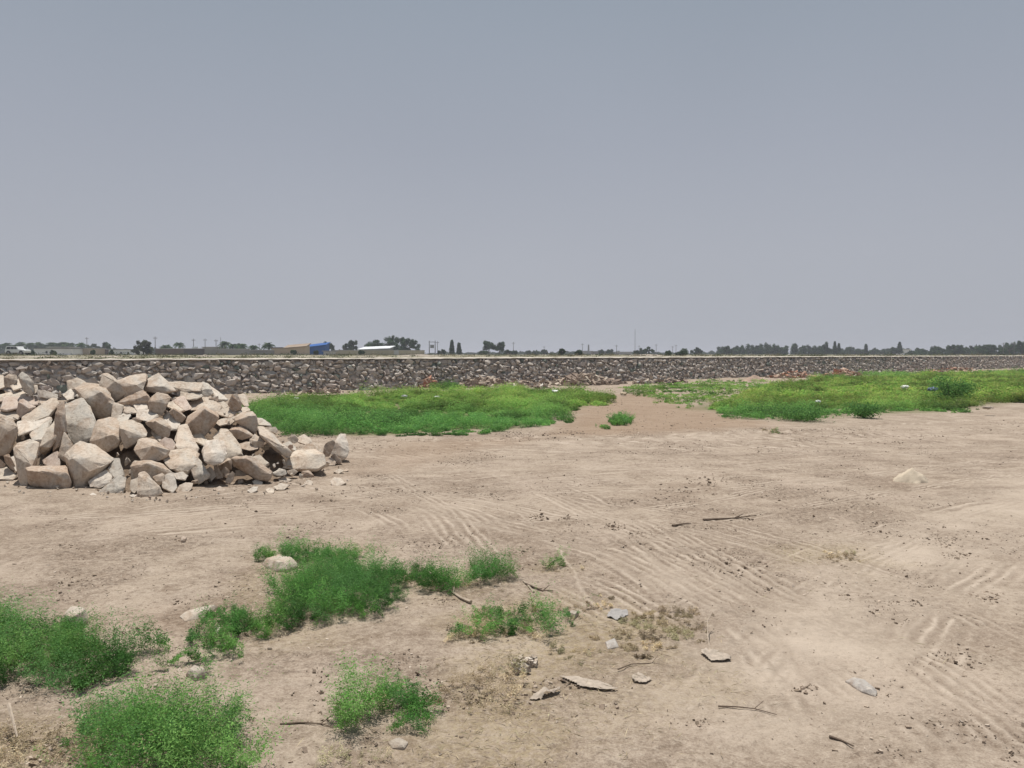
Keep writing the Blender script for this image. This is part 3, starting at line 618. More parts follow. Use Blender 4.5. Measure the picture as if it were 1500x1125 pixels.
    A('brown block under the front lip of the broad toe slab', 't', [(420, 689, 3), (432, 687, 5), (437, 691, 2), (429, 697, 0), (421, 694, 0)], D=10.4)
    A('dark ended stone at the toe below the broad whitish slab', 'r', [(441, 697, 1), (443, 690, 4), (452, 689, 6), (461, 698, 3), (450, 692, 0), (453, 701, 0), (445, 700, 0)])
    lb = 'loose stones scattered on the dirt round the pile'
    for lab, c, p in (
        ('flat tan flagstone lying alone below the upright stone', 'b', [(484, 706), (488, 700), (500, 701), (509, 708), (498, 712), (487, 712)]),
        ('pale loose stone between the squat block and the flagstone', 'c', [(488, 691), (497, 687), (504, 690), (496, 694)]),
        ('tiny brown loose stone farthest right of the pile', 't', [(503, 689), (508, 686), (511, 689), (507, 691)]),
        ('whitish loose stone under the tip of the long fallen slab', 'w', [(370, 706), (376, 701), (385, 706), (384, 711), (373, 710)]),
        ('pale loose stone in front of the arch, half buried', 'w', [(362, 719), (372, 713), (379, 713), (376, 720), (368, 722)]),
        ('small loose stone left of the longest loose stone', 'c', [(388, 718), (395, 714), (402, 717), (401, 722), (392, 722)]),
        ('longest loose pale stone on the dirt right of the fallen slab', 'c', [(401, 713), (412, 708), (425, 711), (416, 717), (406, 718)]),
        ('flat loose stone with dark edge nearer the toe slab', 'b', [(407, 701), (415, 698), (428, 703), (421, 706), (410, 706)]),
        ('small loose stone below the dark ended toe stone', 'b', [(445, 707), (452, 703), (459, 705), (456, 710), (447, 710)]),
        ('flat loose stone half buried under the round cobbles', 't', [(311, 717), (322, 712), (332, 717), (323, 721)]),
        ('white loose pebble below the grey wedge', 'w', [(131, 725), (136, 722), (142, 725), (137, 728)]),
        ('white loose pebble touching the triangular front stone', 'w', [(190, 726), (195, 724), (200, 726), (195, 729)])):
        yl = max(q[1] for q in p); A(lab, c, p, 1.6, D=CH * F / (yl - HZ), name='loose_stone', group=lb, bev=.006)

# earth and rubble body inside the pile
def build_core():
    xs = np.arange(-262, 514, 6.); ts = np.linspace(0, 1, 22); rows = []
    for x in xs:
        yb, yc = ip(x, BASE), ip(x, CREST); col = []
        for t in ts:
            y = yb + (yc + 10 - yb) * t; off = .30 * min(1, t * 6) + .08
            col.append(W(x, y, pileD(x, y) + off))
        top = col[-1]
        for k in range(1, 9): 
            f = k / 8; col.append(Vector((top.x - .06 * k * (1 if x < 300 else -1) * 0, top.y + f * top.z * 1.9, top.z * (1 - f) - .05 * f)))
        col[0].z = -.05; rows.append(col)
    V = np.array([[tuple(v) for v in c] for c in rows]); n, m = V.shape[:2]; V = V.reshape(-1, 3)
    V[:, 2] += .10 * (vn3(V * 5, 7) - .5) + .05 * (vn3(V * 13, 9) - .5)
    idx = np.arange(n * m).reshape(n, m); q = np.stack([idx[:-1, :-1], idx[:-1, 1:], idx[1:, 1:], idx[1:, :-1]], -1).reshape(-1, 4)
    c = V.mean(0); c[2] = 0
    me = mesh_np('rubble_mound', V - c, q[:, ::-1], M_core, None, True)
    tag(link('rubble_mound', me, None, c), 'brown earth and stone chips filling the inside of the rock pile', 'rubble', kind='stuff')
build_core()
def fillers():
    rnd = random.Random(11); lib = []
    for k in range(14):
        pts = []
        a, b, c = rnd.uniform(.8, 1.2), rnd.uniform(.6, 1), rnd.uniform(.4, .8)
        for i in range(rnd.randint(9, 14)):
            v = Vector((rnd.gauss(0, 1), rnd.gauss(0, 1), rnd.gauss(0, 1))).normalized() * rnd.uniform(.8, 1)
            pts.append(Vector((v.x * a, v.y * b, v.z * c)) * .1)
        o = finish_rock(pts, 'small_rock', 'b', .006, 2, 200 + k); lib.append(o.data); bpy.data.objects.remove(o)
    n = 0; tries = 0; placed = []
    cols = list('bbccgwwtp')
    def put(p, s, lab, grp, nm='small_rock'):
        o = link(nm, lib[rnd.randrange(len(lib))], None, p); o.scale = [s * rnd.uniform(.8, 1.25) for _ in range(3)]
        o.rotation_euler = [rnd.uniform(0, 6.28) for _ in range(3)]
        c = RC[rnd.choice(cols)]; f = rnd.uniform(.88, 1.12); o.color = (c[0] * f, c[1] * f, c[2] * f, 1); tag(o, lab, 'rock', grp)
    while n < 150 and tries < 5000:
        tries += 1; x = rnd.uniform(-120, 470); yb, yc = ip(x, BASE), ip(x, CREST); y = rnd.uniform(yc + 4, yb - 4)
        s = rnd.uniform(2.5, 7.5)
        if any((x - a) ** 2 + (y - b) ** 2 < (s + r) ** 2 * .7 for a, b, r in placed): continue
        placed.append((x, y, s)); D = pileD(x, y) + rnd.uniform(.02, .16)
        fy = (y - yc) / max(yb - yc, 1); zone = ('crest' if fy < .33 else 'middle' if fy < .7 else 'foot') + ' of the pile, ' + ('left part' if x < 130 else 'central part' if x < 300 else 'right slope')
        put(W(x, y, D), s * D / F / .1, 'small angular rock filling a gap near the ' + zone, 'small rocks wedged in the pile'); n += 1
    for i in range(46):
        x = 290 + 190 * rnd.random(); yb, yc = ip(x, BASE), ip(x, CREST); y = rnd.uniform(yc + 6, yb - 2); D = pileD(x, y) - .04
        put(W(x, y, D), rnd.uniform(2, 4.5) * D / F / .1, 'small stone chip lying on top of the larger rocks on the right slope', 'stone chips lying on the right slope', 'stone_chip')
    for i in range(26):    # the pile goes on to the left and over its back
        x = rnd.uniform(-250, -20); yb, yc = ip(x, BASE), ip(x, CREST); y = rnd.uniform(yc, yb)
        D = pileD(x, y); put(W(x, y, D + .1), rnd.uniform(12, 22) * D / F / .1, 'pale quarry rock where the pile goes on beyond the left edge', 'rocks at the far left of the pile', 'boulder')
    for i in range(60):
        x = rnd.uniform(0, 520); y = ip(x, BASE) + rnd.uniform(-2, 12) if x < 440 else rnd.uniform(685, 720)
        g = G(x, y); put(g + Vector((0, 0, .012)), rnd.uniform(1.6, 4.0) * g.y / F / .1, 'small pale stone chip fallen on the dirt before the ' + ('left part' if x < 170 else 'middle' if x < 340 else 'right end') + ' of the pile', 'stone chips at the foot of the pile', 'stone_chip')
    return lib
ROCKLIB = fillers()

# ------------------------------------------------------------------ vegetation
def leafset(pos, direc, L, Wd, col, rng, droop=.0, nrm=None):
    """one leaf = 2 triangles (folded diamond). pos,direc (n,3)"""
    n = len(pos); d = direc / np.linalg.norm(direc, axis=1, keepdims=True)
    r = rng.normal(size=(n, 3))
    if nrm is not None:      # leaves lie along the outside of their tuft
        d = d - nrm * (d * nrm).sum(1, keepdims=True) * .75; d /= np.linalg.norm(d, axis=1, keepdims=True) + 1e-9; r = nrm + r * .38
        r = np.cross(np.cross(d, r), d); s = np.cross(d, r)
    else: s = np.cross(d, r)
    s = s + 0; s /= np.linalg.norm(s, axis=1, keepdims=True) + 1e-9
    tip = pos + d * L[:, None]; tip[:, 2] -= droop * L; mid = pos + d * (L * .5)[:, None]
    a = mid + s * Wd[:, None]; b = mid - s * Wd[:, None]
    V = np.stack([pos, a, tip, b], 1).reshape(-1, 3); i = np.arange(n) * 4
    Fq = np.stack([i, i + 1, i + 2, i + 3], 1)
    return V, Fq, np.repeat(col, 4, 0)
def tufts(x, y, rng, cell, pull):
    """gather stems into tufts that fan out from shared roots"""
    i, j = np.floor(x / cell), np.floor(y / cell); bx = by = None; bd = np.full(len(x), 1e9); tid = np.zeros(len(x))
    bx = np.zeros(len(x)); by = np.zeros(len(x))
    for di in (-1, 0, 1):
        for dj in (-1, 0, 1):
            cx = (i + di + h2(i + di, j + dj, 5)) * cell; cy = (j + dj + h2(i + di, j + dj, 6)) * cell; d = np.hypot(cx - x, cy - y)
            m = d < bd; bx = np.where(m, cx, bx); by = np.where(m, cy, by); bd = np.where(m, d, bd); tid = np.where(m, h2(i + di, j + dj, 9), tid)
    ox, oy = x - bx, y - by
    return bx + ox * (1 - pull), by + oy * (1 - pull), np.stack([ox, oy], 1) / cell, tid, bd / cell
def weeds(base, hgt, rng, per, leafL, leafW, cols, lean=.35, spread=.3, stem_from=.15, stalks=True, out=None):
    """base (n,3) roots, hgt (n,), per leaves on a stalk; returns V,F,C"""
    n = len(base); az = rng.uniform(0, 2 * np.pi, n); ln = rng.uniform(0, lean, n)
    ax = np.stack([np.cos(az) * ln, np.sin(az) * ln, np.ones(n)], 1)
    if out is not None: ax[:, :2] = ax[:, :2] * .5 + out * 1.5
    ax /= np.linalg.norm(ax, axis=1, keepdims=True)
    t = rng.uniform(stem_from, 1, (n, per)); side = rng.normal(size=(n, per, 3)) * spread
    side[..., 2] *= .5
    pos = base[:, None] + ax[:, None] * (t * hgt[:, None])[..., None] + side * (hgt[:, None] * .35 * (1.1 - t * .5))[..., None]
    pos[..., 2] = np.maximum(pos[..., 2], base[:, None, 2] + .004)
    dr = side * 1.2 + ax[:, None] * .55 + rng.normal(size=(n, per, 3)) * .35; dr[..., 2] = np.abs(dr[..., 2]) * .9
    k = n * per; L = leafL * rng.uniform(.6, 1.4, k); Wd = leafW * rng.uniform(.6, 1.4, k)
    c = np.repeat(cols, per, 0) * (rng.uniform(.8, 1.2, (k, 1)))
    nr = None
    if out is not None:
        nn = np.stack([out[:, 0] * 1.5, out[:, 1] * 1.5, np.full(n, .55)], 1); nn = nn[:, None] + side * .35; nn[..., 2] += t * .45; nr = nn.reshape(-1, 3); nr = nr / np.linalg.norm(nr, axis=1, keepdims=True)
    V, Fq, C = leafset(pos.reshape(-1, 3), dr.reshape(-1, 3), L, Wd, c, rng, .15, nr)
    if stalks:
        ws = np.full(n, leafW * .28); sV, sF, sC = leafset(base - ax * .01, ax, hgt * .95, ws, cols * np.array([1.1, .9, .9]), rng)
        V, Fq, C = np.vstack([V, sV]), np.vstack([Fq, sF + len(V)]), np.vstack([C, sC])
    return V, Fq, C
GREEN = np.array([(.115, .27, .068), (.15, .325, .08), (.092, .225, .06), (.20, .37, .105), (.125, .265, .088)])
DRYC = np.array([(.50, .41, .26), (.42, .34, .22), (.57, .48, .32), (.34, .27, .18), (.40, .37, .22)])
def roots_in(poly, dens, rng, warp=.16, edge=.12):
    P = np.array(poly); x0, y0 = P.min(0); x1, y1 = P.max(0); n = int((x1 - x0) * (y1 - y0) * dens)
    x = rng.uniform(x0 - .1, x1 + .1, n); y = rng.uniform(y0 - .1, y1 + .1, n)
    wx = x + warp * (fb(x * 7, y * 7, 61, 3) - .5) * 3; wy = y + warp * (fb(x * 7, y * 7, 67, 3) - .5) * 3
    d = polydist(wx, wy, poly); m = d > 0
    return x[m], y[m], np.clip(d[m] / edge, 0, 1)
def weed_patch(name, label, parts, cat='weeds', group='green weed patches on the near dirt', seed=1, leaf=(.014, .0021), per=50):
    """parts: (px poly, height, density, palette, share that is dry)"""
    rng = np.random.default_rng(seed); VV = []; FF = []; CC = []; dV = []; dF = []; dC = []; nb = 0; nd = 0
    for pts, h, dens, dryf in parts:
        poly = Gpoly(pts); x, y, e = roots_in(poly, dens, rng)
        if not len(x): continue
        x, y, outv, tid, td = tufts(x, y, rng, .15, .8 if dryf < .7 else .35)
        cl = .6 * fb(x * 5, y * 5, 71 + seed, 2) + .4 * tid; z = base_h(x, y)
        hh = h * 1.12 * (.4 + .6 * e ** .6) * (.3 + 1.4 * cl) * rng.uniform(.75, 1.15, len(x)) * (1.15 - .45 * td)
        tall = rng.uniform(0, 1, len(x)) < .03; hh = np.where(tall, hh * 1.35, hh)
        isd = rng.uniform(0, 1, len(x)) < dryf + .25 * (fb(x * 5, y * 5, 91, 2) - .5) * (dryf > .02) * 2
        base = np.stack([x, y, z - .005], 1)
        for sel, pal, dry in ((~isd, GREEN, 0), (isd, DRYC, 1)):
            if not sel.any(): continue
            k = sel.sum(); c = pal[(tid[sel] * 37).astype(int) % len(pal)] * (0.5 + .35 * fb(x[sel] * 3, y[sel] * 3, 77, 2) + .75 * tid[sel])[:, None]
            V, Fq, C = weeds(base[sel], hh[sel] * (.75 if dry else 1), rng, per if not dry else int(per * .6), leaf[0], leaf[1] * (.7 if dry else 1), c, .35, .2, .25, out=outv[sel] * 1.5)
            if dry: dV.append(V); dF.append(Fq + nd); dC.append(C); nd += len(V)
            else: VV.append(V); FF.append(Fq + nb); CC.append(C); nb += len(V)
    allV = np.vstack(VV + dV); c = Vector((allV[:, 0].mean(), allV[:, 1].mean(), 0)); cn = np.array(c)
    root = empty(name, c, label, cat, group) if VV and dV else None
    outs = []
    if VV:
        me = mesh_np('green_foliage', np.vstack(VV) - cn, np.vstack(FF), M_leaf, {'col': np.vstack(CC)})
        outs.append(link('green_foliage' if root else name, me, root, None if root else c))
    if dV:
        me = mesh_np('dry_stalks', np.vstack(dV) - cn, np.vstack(dF), M_straw, {'col': np.vstack(dC)})
        outs.append(link('dry_stalks' if root else name, me, root, None if root else c))
    if not root: tag(outs[0], label, cat, group)
DN = 2500
weed_patch('weed_patch', 'tall feathery green weed patch cut by the left edge above the lowest patch', [([(-150, 925), (0, 925), (90, 935), (185, 955), (222, 950), (205, 982), (150, 1003), (100, 1014), (40, 1008), (0, 1010), (-150, 1020)], .25, DN, .02)], seed=2)
weed_patch('weed_patch', 'nearest green weed patch at the bottom left with yellow dry stalks on its left', [([(130, 1140), (125, 1085), (175, 1062), (240, 1052), (330, 1058), (345, 1080), (335, 1110), (370, 1150), (300, 1190), (150, 1190)], .27, DN * 1.35, .02),
    ([(340, 1050), (385, 1042), (398, 1052), (360, 1066)], .14, DN * .7, .1), ([(85, 1120), (95, 1070), (150, 1055), (190, 1060), (150, 1110), (140, 1170), (80, 1170)], .2, 1900, .8)], seed=3)
weed_patch('weed_patch', 'largest weed patch, a thick green mound in the middle left foreground', [([(392, 885), (425, 860), (480, 838), (560, 835), (588, 856), (597, 893), (530, 903), (480, 913), (400, 925), (380, 912)], .25, DN, .01)], seed=4)
weed_patch('weed_patch', 'lower trailing weed patch joining the thick green mound on its left', [([(288, 925), (330, 907), (390, 900), (395, 922), (372, 945), (325, 968), (262, 978), (250, 972), (300, 945)], .16, DN, .03)], seed=5)
weed_patch('weed_patch', 'thin low weed strip behind the half buried stone', [([(370, 818), (425, 810), (500, 812), (505, 824), (450, 828), (380, 822)], .15, DN * 1.5, .08)], seed=6)
weed_patch('weed_patch', 'round green weed tuft right of the thick mound, with brown stalks', [([(600, 842), (640, 838), (655, 850), (678, 860), (660, 868), (612, 862)], .25, DN * 1.7, .03), ([(572, 856), (604, 846), (610, 866), (585, 868)], .12, 1500, .93)], seed=7)
weed_patch('weed_patch', 'bushy bright weed tuft with brown stalks on its left side', [([(688, 852), (698, 836), (733, 836), (739, 846), (716, 859), (690, 860)], .28, DN * 1.8, .02), ([(642, 850), (690, 844), (695, 858), (660, 862)], .12, 1500, .93)], seed=8)
weed_patch('weed_patch', 'smallest near tuft standing alone in a ring of brown litter', [([(800, 834), (820, 824), (842, 830), (820, 839)], .22, DN * 1.8, .05), ([(785, 838), (810, 826), (850, 830), (838, 842)], .05, 900, .98)], seed=9)
weed_patch('weed_patch', 'mixed green and brown weed patch in front of the lone tuft', [([(676, 932), (692, 908), (735, 908), (742, 930), (716, 940)], .21, DN * 1.5, .10), ([(728, 905), (764, 896), (768, 905), (735, 915)], .19, DN * 1.4, .12),
    ([(762, 922), (786, 908), (820, 900), (824, 914), (795, 928), (766, 933)], .18, DN * 1.5, .05), ([(652, 936), (680, 905), (760, 893), (790, 905), (760, 930), (680, 940)], .11, 1700, .95), ([(820, 892), (880, 878), (900, 886), (830, 902)], .06, 1500, .9)], seed=10)
weed_patch('weed_patch', 'leaning oval green weed patch alone at the bottom centre', [([(500, 1078), (515, 1048), (555, 1026), (612, 1016), (616, 1044), (584, 1064), (530, 1083)], .22, DN * 2, .03)], seed=11)
weed_patch('dry_weed_patch', 'wide straw brown dry weed bush right of the bottom centre patch', [([(632, 1035), (650, 990), (700, 975), (765, 968), (775, 985), (735, 1025), (690, 1045)], .13, 1500, 1.2)], 'dry weeds', 'dry weed patches on the near dirt', 12)
weed_patch('dry_weed_patch', 'flattened yellow straw patch right of the mixed weed patch', [([(890, 945), (925, 900), (985, 885), (1050, 903), (1020, 935), (960, 958)], .045, 1500, 1.2)], 'dry weeds', 'dry weed patches on the near dirt', 13)
weed_patch('dry_weed_patch', 'dark brown dry weed bush in the bottom left corner', [([(-60, 1125), (-20, 1075), (50, 1075), (85, 1105), (70, 1150), (-60, 1170)], .16, 1700, 1.1)], 'dry weeds', 'dry weed patches on the near dirt', 14)
weed_patch('dry_weed_patch', 'pale dry tuft at the bottom edge left of centre', [([(470, 1120), (520, 1095), (560, 1105), (560, 1140), (470, 1150)], .1, 1300, 1.1)], 'dry weeds', 'dry weed patches on the near dirt', 15)
weed_patch('dry_weed_patch', 'low dry tuft alone in the middle of the tyre tracks', [([(1195, 818), (1215, 806), (1250, 808), (1245, 820), (1210, 826)], .05, 1100, 1.1)], 'dry weeds', 'dry weed patches on the near dirt', 16)
weed_patch('dry_weed_patch', 'sparse yellowish straw below the mixed weed patch', [([(775, 955), (830, 935), (880, 945), (830, 965)], .06, 1100, 1.1)], 'dry weeds', 'dry weed patches on the near dirt', 17)
weed_patch('weed_tuft', 'small dark green bush alone on the reddish soil between the fields', [([(893, 619), (905, 614), (922, 616), (922, 623), (896, 624)], .22, 700, 0)], 'weeds', 'small bushes near the grass', 18, (.035, .007), 26)
weed_patch('weed_tuft', 'tiny grey green tuft just left of the small bush', [([(878, 626), (887, 624), (888, 629), (879, 629)], .1, 900, .3)], 'weeds', 'small bushes near the grass', 19, (.03, .006), 26)
weed_patch('weed_tuft', 'little brown clump with two points on the dirt road', [([(1125, 631), (1142, 630), (1142, 635), (1126, 635)], .09, 700, .8)], 'weeds', 'small bushes near the grass', 20, (.03, .006), 20)

def field(name, label, poly, dens0, hgt, seed, sparse=0, yellow=None):
    rng = np.random.default_rng(seed); P = np.array(poly); x0, y0 = P.min(0); x1, y1 = P.max(0)
    n = int((x1 - x0) * (y1 - y0) * dens0); x = rng.uniform(x0, x1, n); y = rng.uniform(y0, y1, n)
    wx = x + 1.6 * (fb(x * .7, y * .7, 61, 4) - .5) * 2; wy = y + 1.4 * (fb(x * .7, y * .7, 67, 4) - .5) * 2
    d = polydist(wx, wy, poly); u = rng.uniform(0, 1, n)
    dist = np.hypot(x, y); keepd = np.clip((22 / dist) ** 1.3, 0, 1)
    cl = fb(x * .55, y * .55, 83 + seed, 3); gap = ss(sparse * .38, sparse * .38 + .12, cl + .15 * rng.uniform(-1, 1, n)) if sparse else 1
    near = ss(2.2, 0, d)       # the front rim grows taller and darker
    m = (d > 0) & (u < keepd * np.maximum(gap, .25 * (near > .5)))
    x, y, d, cl, dist, near = x[m], y[m], d[m], cl[m], dist[m], near[m]
    x, y, outv, tid, td = tufts(x, y, rng, .6, .35); bush = .72 * ss(.34, .66, fb(x * .75, y * .75, 85 + seed, 3)) + .28 * tid
    hh = hgt * (.35 + .65 * np.clip(d / .6, 0, 1)) * (.55 + .45 * near) * (.1 + 1.5 * bush) * rng.uniform(.7, 1.2, len(x)) * (1.25 - .85 * td)
    sc = np.clip(dist / 20, .8, 2.6)
    yel = (yellow(x, y) if yellow else np.zeros(len(x))) * (.5 + fb(x * .8, y * .8, 99, 3))
    g = GREEN[rng.integers(0, len(GREEN), len(x))]; yg = np.array([(.26, .38, .08), (.20, .36, .075), (.34, .38, .12)])[rng.integers(0, 3, len(x))]
    yel = np.clip(yel, 0, 1)[:, None]; c = (g * (1 - yel) + yg * yel) * (.45 + .8 * ss(.3, .7, fb(x * .6, y * .9, 101, 3)) + .35 * tid)[:, None]
    base = np.stack([x, y, base_h(x, y) - .01], 1)
    VV, FF, CC, nb = [], [], [], 0
    for lo, hi in ((0, 1.1), (1.1, 1.6), (1.6, 3)):
        s = (sc >= lo) & (sc < hi)
        if not s.any(): continue
        k = float(sc[s].mean()); V, Fq, C = weeds(base[s], hh[s], rng, 16, .045 * k, .0075 * k, c[s], .5, .42, .1, False, outv[s])
        VV.append(V); FF.append(Fq + nb); CC.append(C); nb += len(V)
    cn = np.array([x.mean(), y.mean(), 0]); me = mesh_np(name, np.vstack(VV) - cn, np.vstack(FF), M_leaf, {'col': np.vstack(CC)})
    tag(link(name, me, None, cn), label, 'ground cover', kind='stuff')
field('green_ground_cover', 'dense low green weeds in front of the stone wall on the left', P_field_l, 260, .40, 31, 0, lambda x, y: .75 * ss(18, 27, y))
field('green_ground_cover', 'wide green and yellowish weeds in front of the stone wall on the right', P_field_r, 190, .36, 32, .9, lambda x, y: ss(21, 26, y) * 1.0)
field('green_ground_cover', 'sparse thin weeds between the two green fields', Gpoly([(930, 566), (1010, 560), (1110, 556), (1120, 572), (1010, 590), (985, 598), (960, 585), (925, 578)]), 60, .2, 33, 1.3, lambda x, y: .5 + 0 * x)
field('green_ground_cover', 'narrow strip of weeds by the rubble at the wall foot', Gpoly([(630, 572), (640, 566), (676, 565), (682, 571)]), 120, .3, 34, 0, lambda x, y: .2 + 0 * x)
field('green_ground_cover', 'last weeds along the foot of the wall on the far right', Gpoly([(1180, 553), (1260, 548), (1420, 545), (1600, 541), (1640, 546), (1400, 551), (1230, 558)]), 50, .35, 35, .6, lambda x, y: .3 + 0 * x)

# taller bush in the right field
def twig_bush(name, label, p, h, w, n, seed, pal=GREEN, cat='bush', group=None, leaf=.05):
    rng = np.random.default_rng(seed); root = empty(name, p, label, cat, group)
    bm = bmesh.new(); tips = []
    for i in range(7):
        a = rng.uniform(0, 6.28); l = rng.uniform(.5, 1); e = Vector((math.cos(a) * w * .45 * l, math.sin(a) * w * .45 * l, h * rng.uniform(.55, .95)))
        tube(bm, [(0, 0, -.02), tuple(e * .5 + Vector((0, 0, h * .08))), tuple(e)], [.02 * h, .013 * h, .004 * h], 5); tips.append(e)
    link('stem', bm_mesh('stem', bm, M_bark), root)
    k = n; t = rng.uniform(.25, 1.05, k); tp = np.array([tuple(tips[i]) for i in rng.integers(0, 7, k)])
    pos = tp * t[:, None] + rng.normal(size=(k, 3)) * np.array([w * .13, w * .13, h * .09]); pos[:, 2] = np.maximum(pos[:, 2], .02)
    V, Fq, C = leafset(pos, rng.normal(size=(k, 3)), leaf * rng.uniform(.6, 1.4, k), leaf * .28 * rng.uniform(.6, 1.3, k), pal[rng.integers(0, len(pal), k)] * rng.uniform(.7, 1.2, (k, 1)), rng)
    link('foliage', mesh_np('foliage', V, Fq, M_leaf, {'col': C}), root); return root
M_bark = simple('bark', (.13, .10, .075), .3, 8, .95, .1, .6, .02)
g = G(1392, 588); twig_bush('bush', 'tall loose bush rising out of the right green field', g, .95, 1.3, 2600, 41, GREEN, 'bush', None, .07)
g = G(1265, 612); twig_bush('bush', 'round green bush at the front edge of the right field', g, .38, .95, 2600, 42, GREEN, 'bush', None, .05)
g = G(1168, 616); twig_bush('bush', 'wide low bush bulging from the front of the right field', g, .36, 1.6, 3400, 43, GREEN, 'bush', None, .05)

# ------------------------------------------------------------------ clods, straw and grit on the dirt
def lumps(name, label, x, y, z, s, cols, seed, m=None, flat=.6, kind='stuff', cat='rubble', sub=False):
    rng = np.random.default_rng(seed); bm = bmesh.new()
    if sub: bmesh.ops.create_icosphere(bm, subdivisions=1, radius=1)
    else:
        bmesh.ops.create_cube(bm, size=1.5); bmesh.ops.triangulate(bm, faces=bm.faces)
    bv = np.array([v.co for v in bm.verts]); bf = np.array([[v.index for v in f.verts] for f in bm.faces]); bm.free()
    n = len(x); k = len(bv); V = np.repeat(bv[None], n, 0) * (1 + rng.uniform(-.38, .38, (n, k, 3)))
    sc = np.stack([rng.uniform(.6, 1.4, n), rng.uniform(.6, 1.4, n), rng.uniform(.35, .9, n) * flat * 1.4], 1) * s[:, None]; V = V * sc[:, None]
    ax = rng.normal(0, .35, (n, 2)); a = rng.uniform(0, 6.28, n)
    V[..., 2] += V[..., 0] * ax[:, :1] + V[..., 1] * ax[:, 1:]
    ca, sa = np.cos(a)[:, None], np.sin(a)[:, None]; X = V[..., 0] * ca - V[..., 1] * sa; Y = V[..., 0] * sa + V[..., 1] * ca
    V = np.stack([X + x[:, None], Y + y[:, None], V[..., 2] + (z + s * .08)[:, None]], -1).reshape(-1, 3)
    Fq = (bf[None] + (np.arange(n) * k)[:, None, None]).reshape(-1, 3)
    c = cols[rng.integers(0, len(cols), n)] * rng.uniform(.8, 1.2, (n, 1)); cn = np.array([x.mean(), y.mean(), 0])
    me = mesh_np(name, V - cn, Fq, m or M_clod, {'col': np.repeat(c, k, 0)}, False)
    o = link(name, me, None, cn); tag(o, label, cat, kind=kind); return o
def scatter():
    rng = np.random.default_rng(77); n = 170000
    y = 2.6 + 15 * rng.uniform(0, 1, n) ** 1.25; x = rng.uniform(-.7, .7, n) * (y + .6)
    cl = fb(x * 1.6, y * 1.6, 14, 3); c2 = fb(x * .5, y * .5, 141, 3)
    m = rng.uniform(0, 1, n) < (ss(.46, .72, cl) * .45 + .03) * (.3 + ss(.4, .65, c2))
    x, y = x[m], y[m]; s = 0.0018 + .009 * rng.uniform(0, 1, len(x)) ** 7 + .00035 * y
    lumps('soil_clods', 'small dry clods and grit strewn over the bare dirt', x, y, base_h(x, y), s, np.array([(.31, .245, .19), (.26, .20, .155), (.37, .30, .235), (.45, .375, .305), (.22, .17, .13)]), 5, cat='clods')
    # darker crumbly spots seen in the photo
    X = []; Y = []
    for px, py, w, h, k in ((915, 603, 120, 16, 260), (1010, 618, 130, 9, 160), (960, 585, 80, 9, 120), (1040, 705, 60, 10, 90), (1000, 718, 50, 8, 60), (785, 757, 14, 5, 60), (832, 757, 8, 4, 30), (905, 772, 22, 7, 70), (768, 806, 22, 4, 60), (1395, 970, 60, 25, 150), (1180, 1010, 18, 8, 60),
                            (1445, 872, 26, 8, 110), (1400, 810, 30, 7, 70), (265, 790, 8, 4, 20), (100, 800, 30, 6, 30), (110, 855, 40, 8, 40), (210, 925, 40, 10, 90), (670, 915, 20, 6, 30), (985, 623, 4, 2, 25), (480, 733, 22, 3, 40), (1120, 710, 30, 8, 50),
                            (620, 850, 40, 10, 60), (640, 878, 40, 7, 80), (160, 1010, 40, 10, 50), (420, 905, 60, 12, 60), (1085, 760, 25, 5, 40), (1280, 650, 60, 4, 60), (1350, 640, 60, 4, 50), (430, 640, 60, 5, 120), (560, 655, 80, 6, 90), (820, 640, 60, 6, 90), (1470, 620, 60, 5, 70), (1020, 1060, 40, 8, 40)):
        for i in range(int(k * .9)):
            g = G(px + rng.normal() * w * .5, py + rng.normal() * h * .5); X.append(g.x); Y.append(g.y)
    X = np.array(X); Y = np.array(Y); s = (.0035 + .010 * rng.uniform(0, 1, len(X)) ** 4) * np.clip(Y / 6, .8, 1.6)
    lumps('dark_clods', 'darker crumbled clods in scattered spots on the dirt', X, Y, base_h(X, Y), s, np.array([(.24, .185, .14), (.28, .215, .165), (.20, .155, .115), (.34, .27, .21)]), 6, cat='clods')
    # straw litter
    VV = []; n = 52000; y = rng.uniform(2.6, 7, n); x = rng.uniform(-3.2, 3.2, n); dens = np.zeros(n)
    wx = x + .35 * (fb(x * 1.8, y * 1.8, 41, 3) - .5) * 2; wy = y + .35 * (fb(x * 1.8, y * 1.8, 45, 3) - .5) * 2
    for p, a in P_dry: dens = np.maximum(dens, a * ss(-.25, .25, polydist(wx, wy, p)))
    m = rng.uniform(0, 1, n) < dens * .7 * ss(.3, .6, fb(x * 4, y * 4, 151, 2)) + .012; x, y = x[m], y[m]; n = len(x); a = rng.uniform(0, 6.28, n)
    pos = np.stack([x, y, base_h(x, y) + rng.uniform(.004, .02, n)], 1); d = np.stack([np.cos(a), np.sin(a), rng.normal(0, .25, n)], 1)
    V, Fq, C = leafset(pos, d, rng.uniform(.015, .07, n), rng.uniform(.0008, .002, n), DRYC[rng.integers(0, 5, n)] * rng.uniform(.6, 1.2, (n, 1)), rng)
    cn = np.array([x.mean(), y.mean(), 0]); tag(link('straw_litter', mesh_np('straw_litter', V - cn, Fq, M_straw, {'col': C}), None, cn), 'short dry straw and twigs littering the near dirt', 'litter', kind='stuff')
scatter()
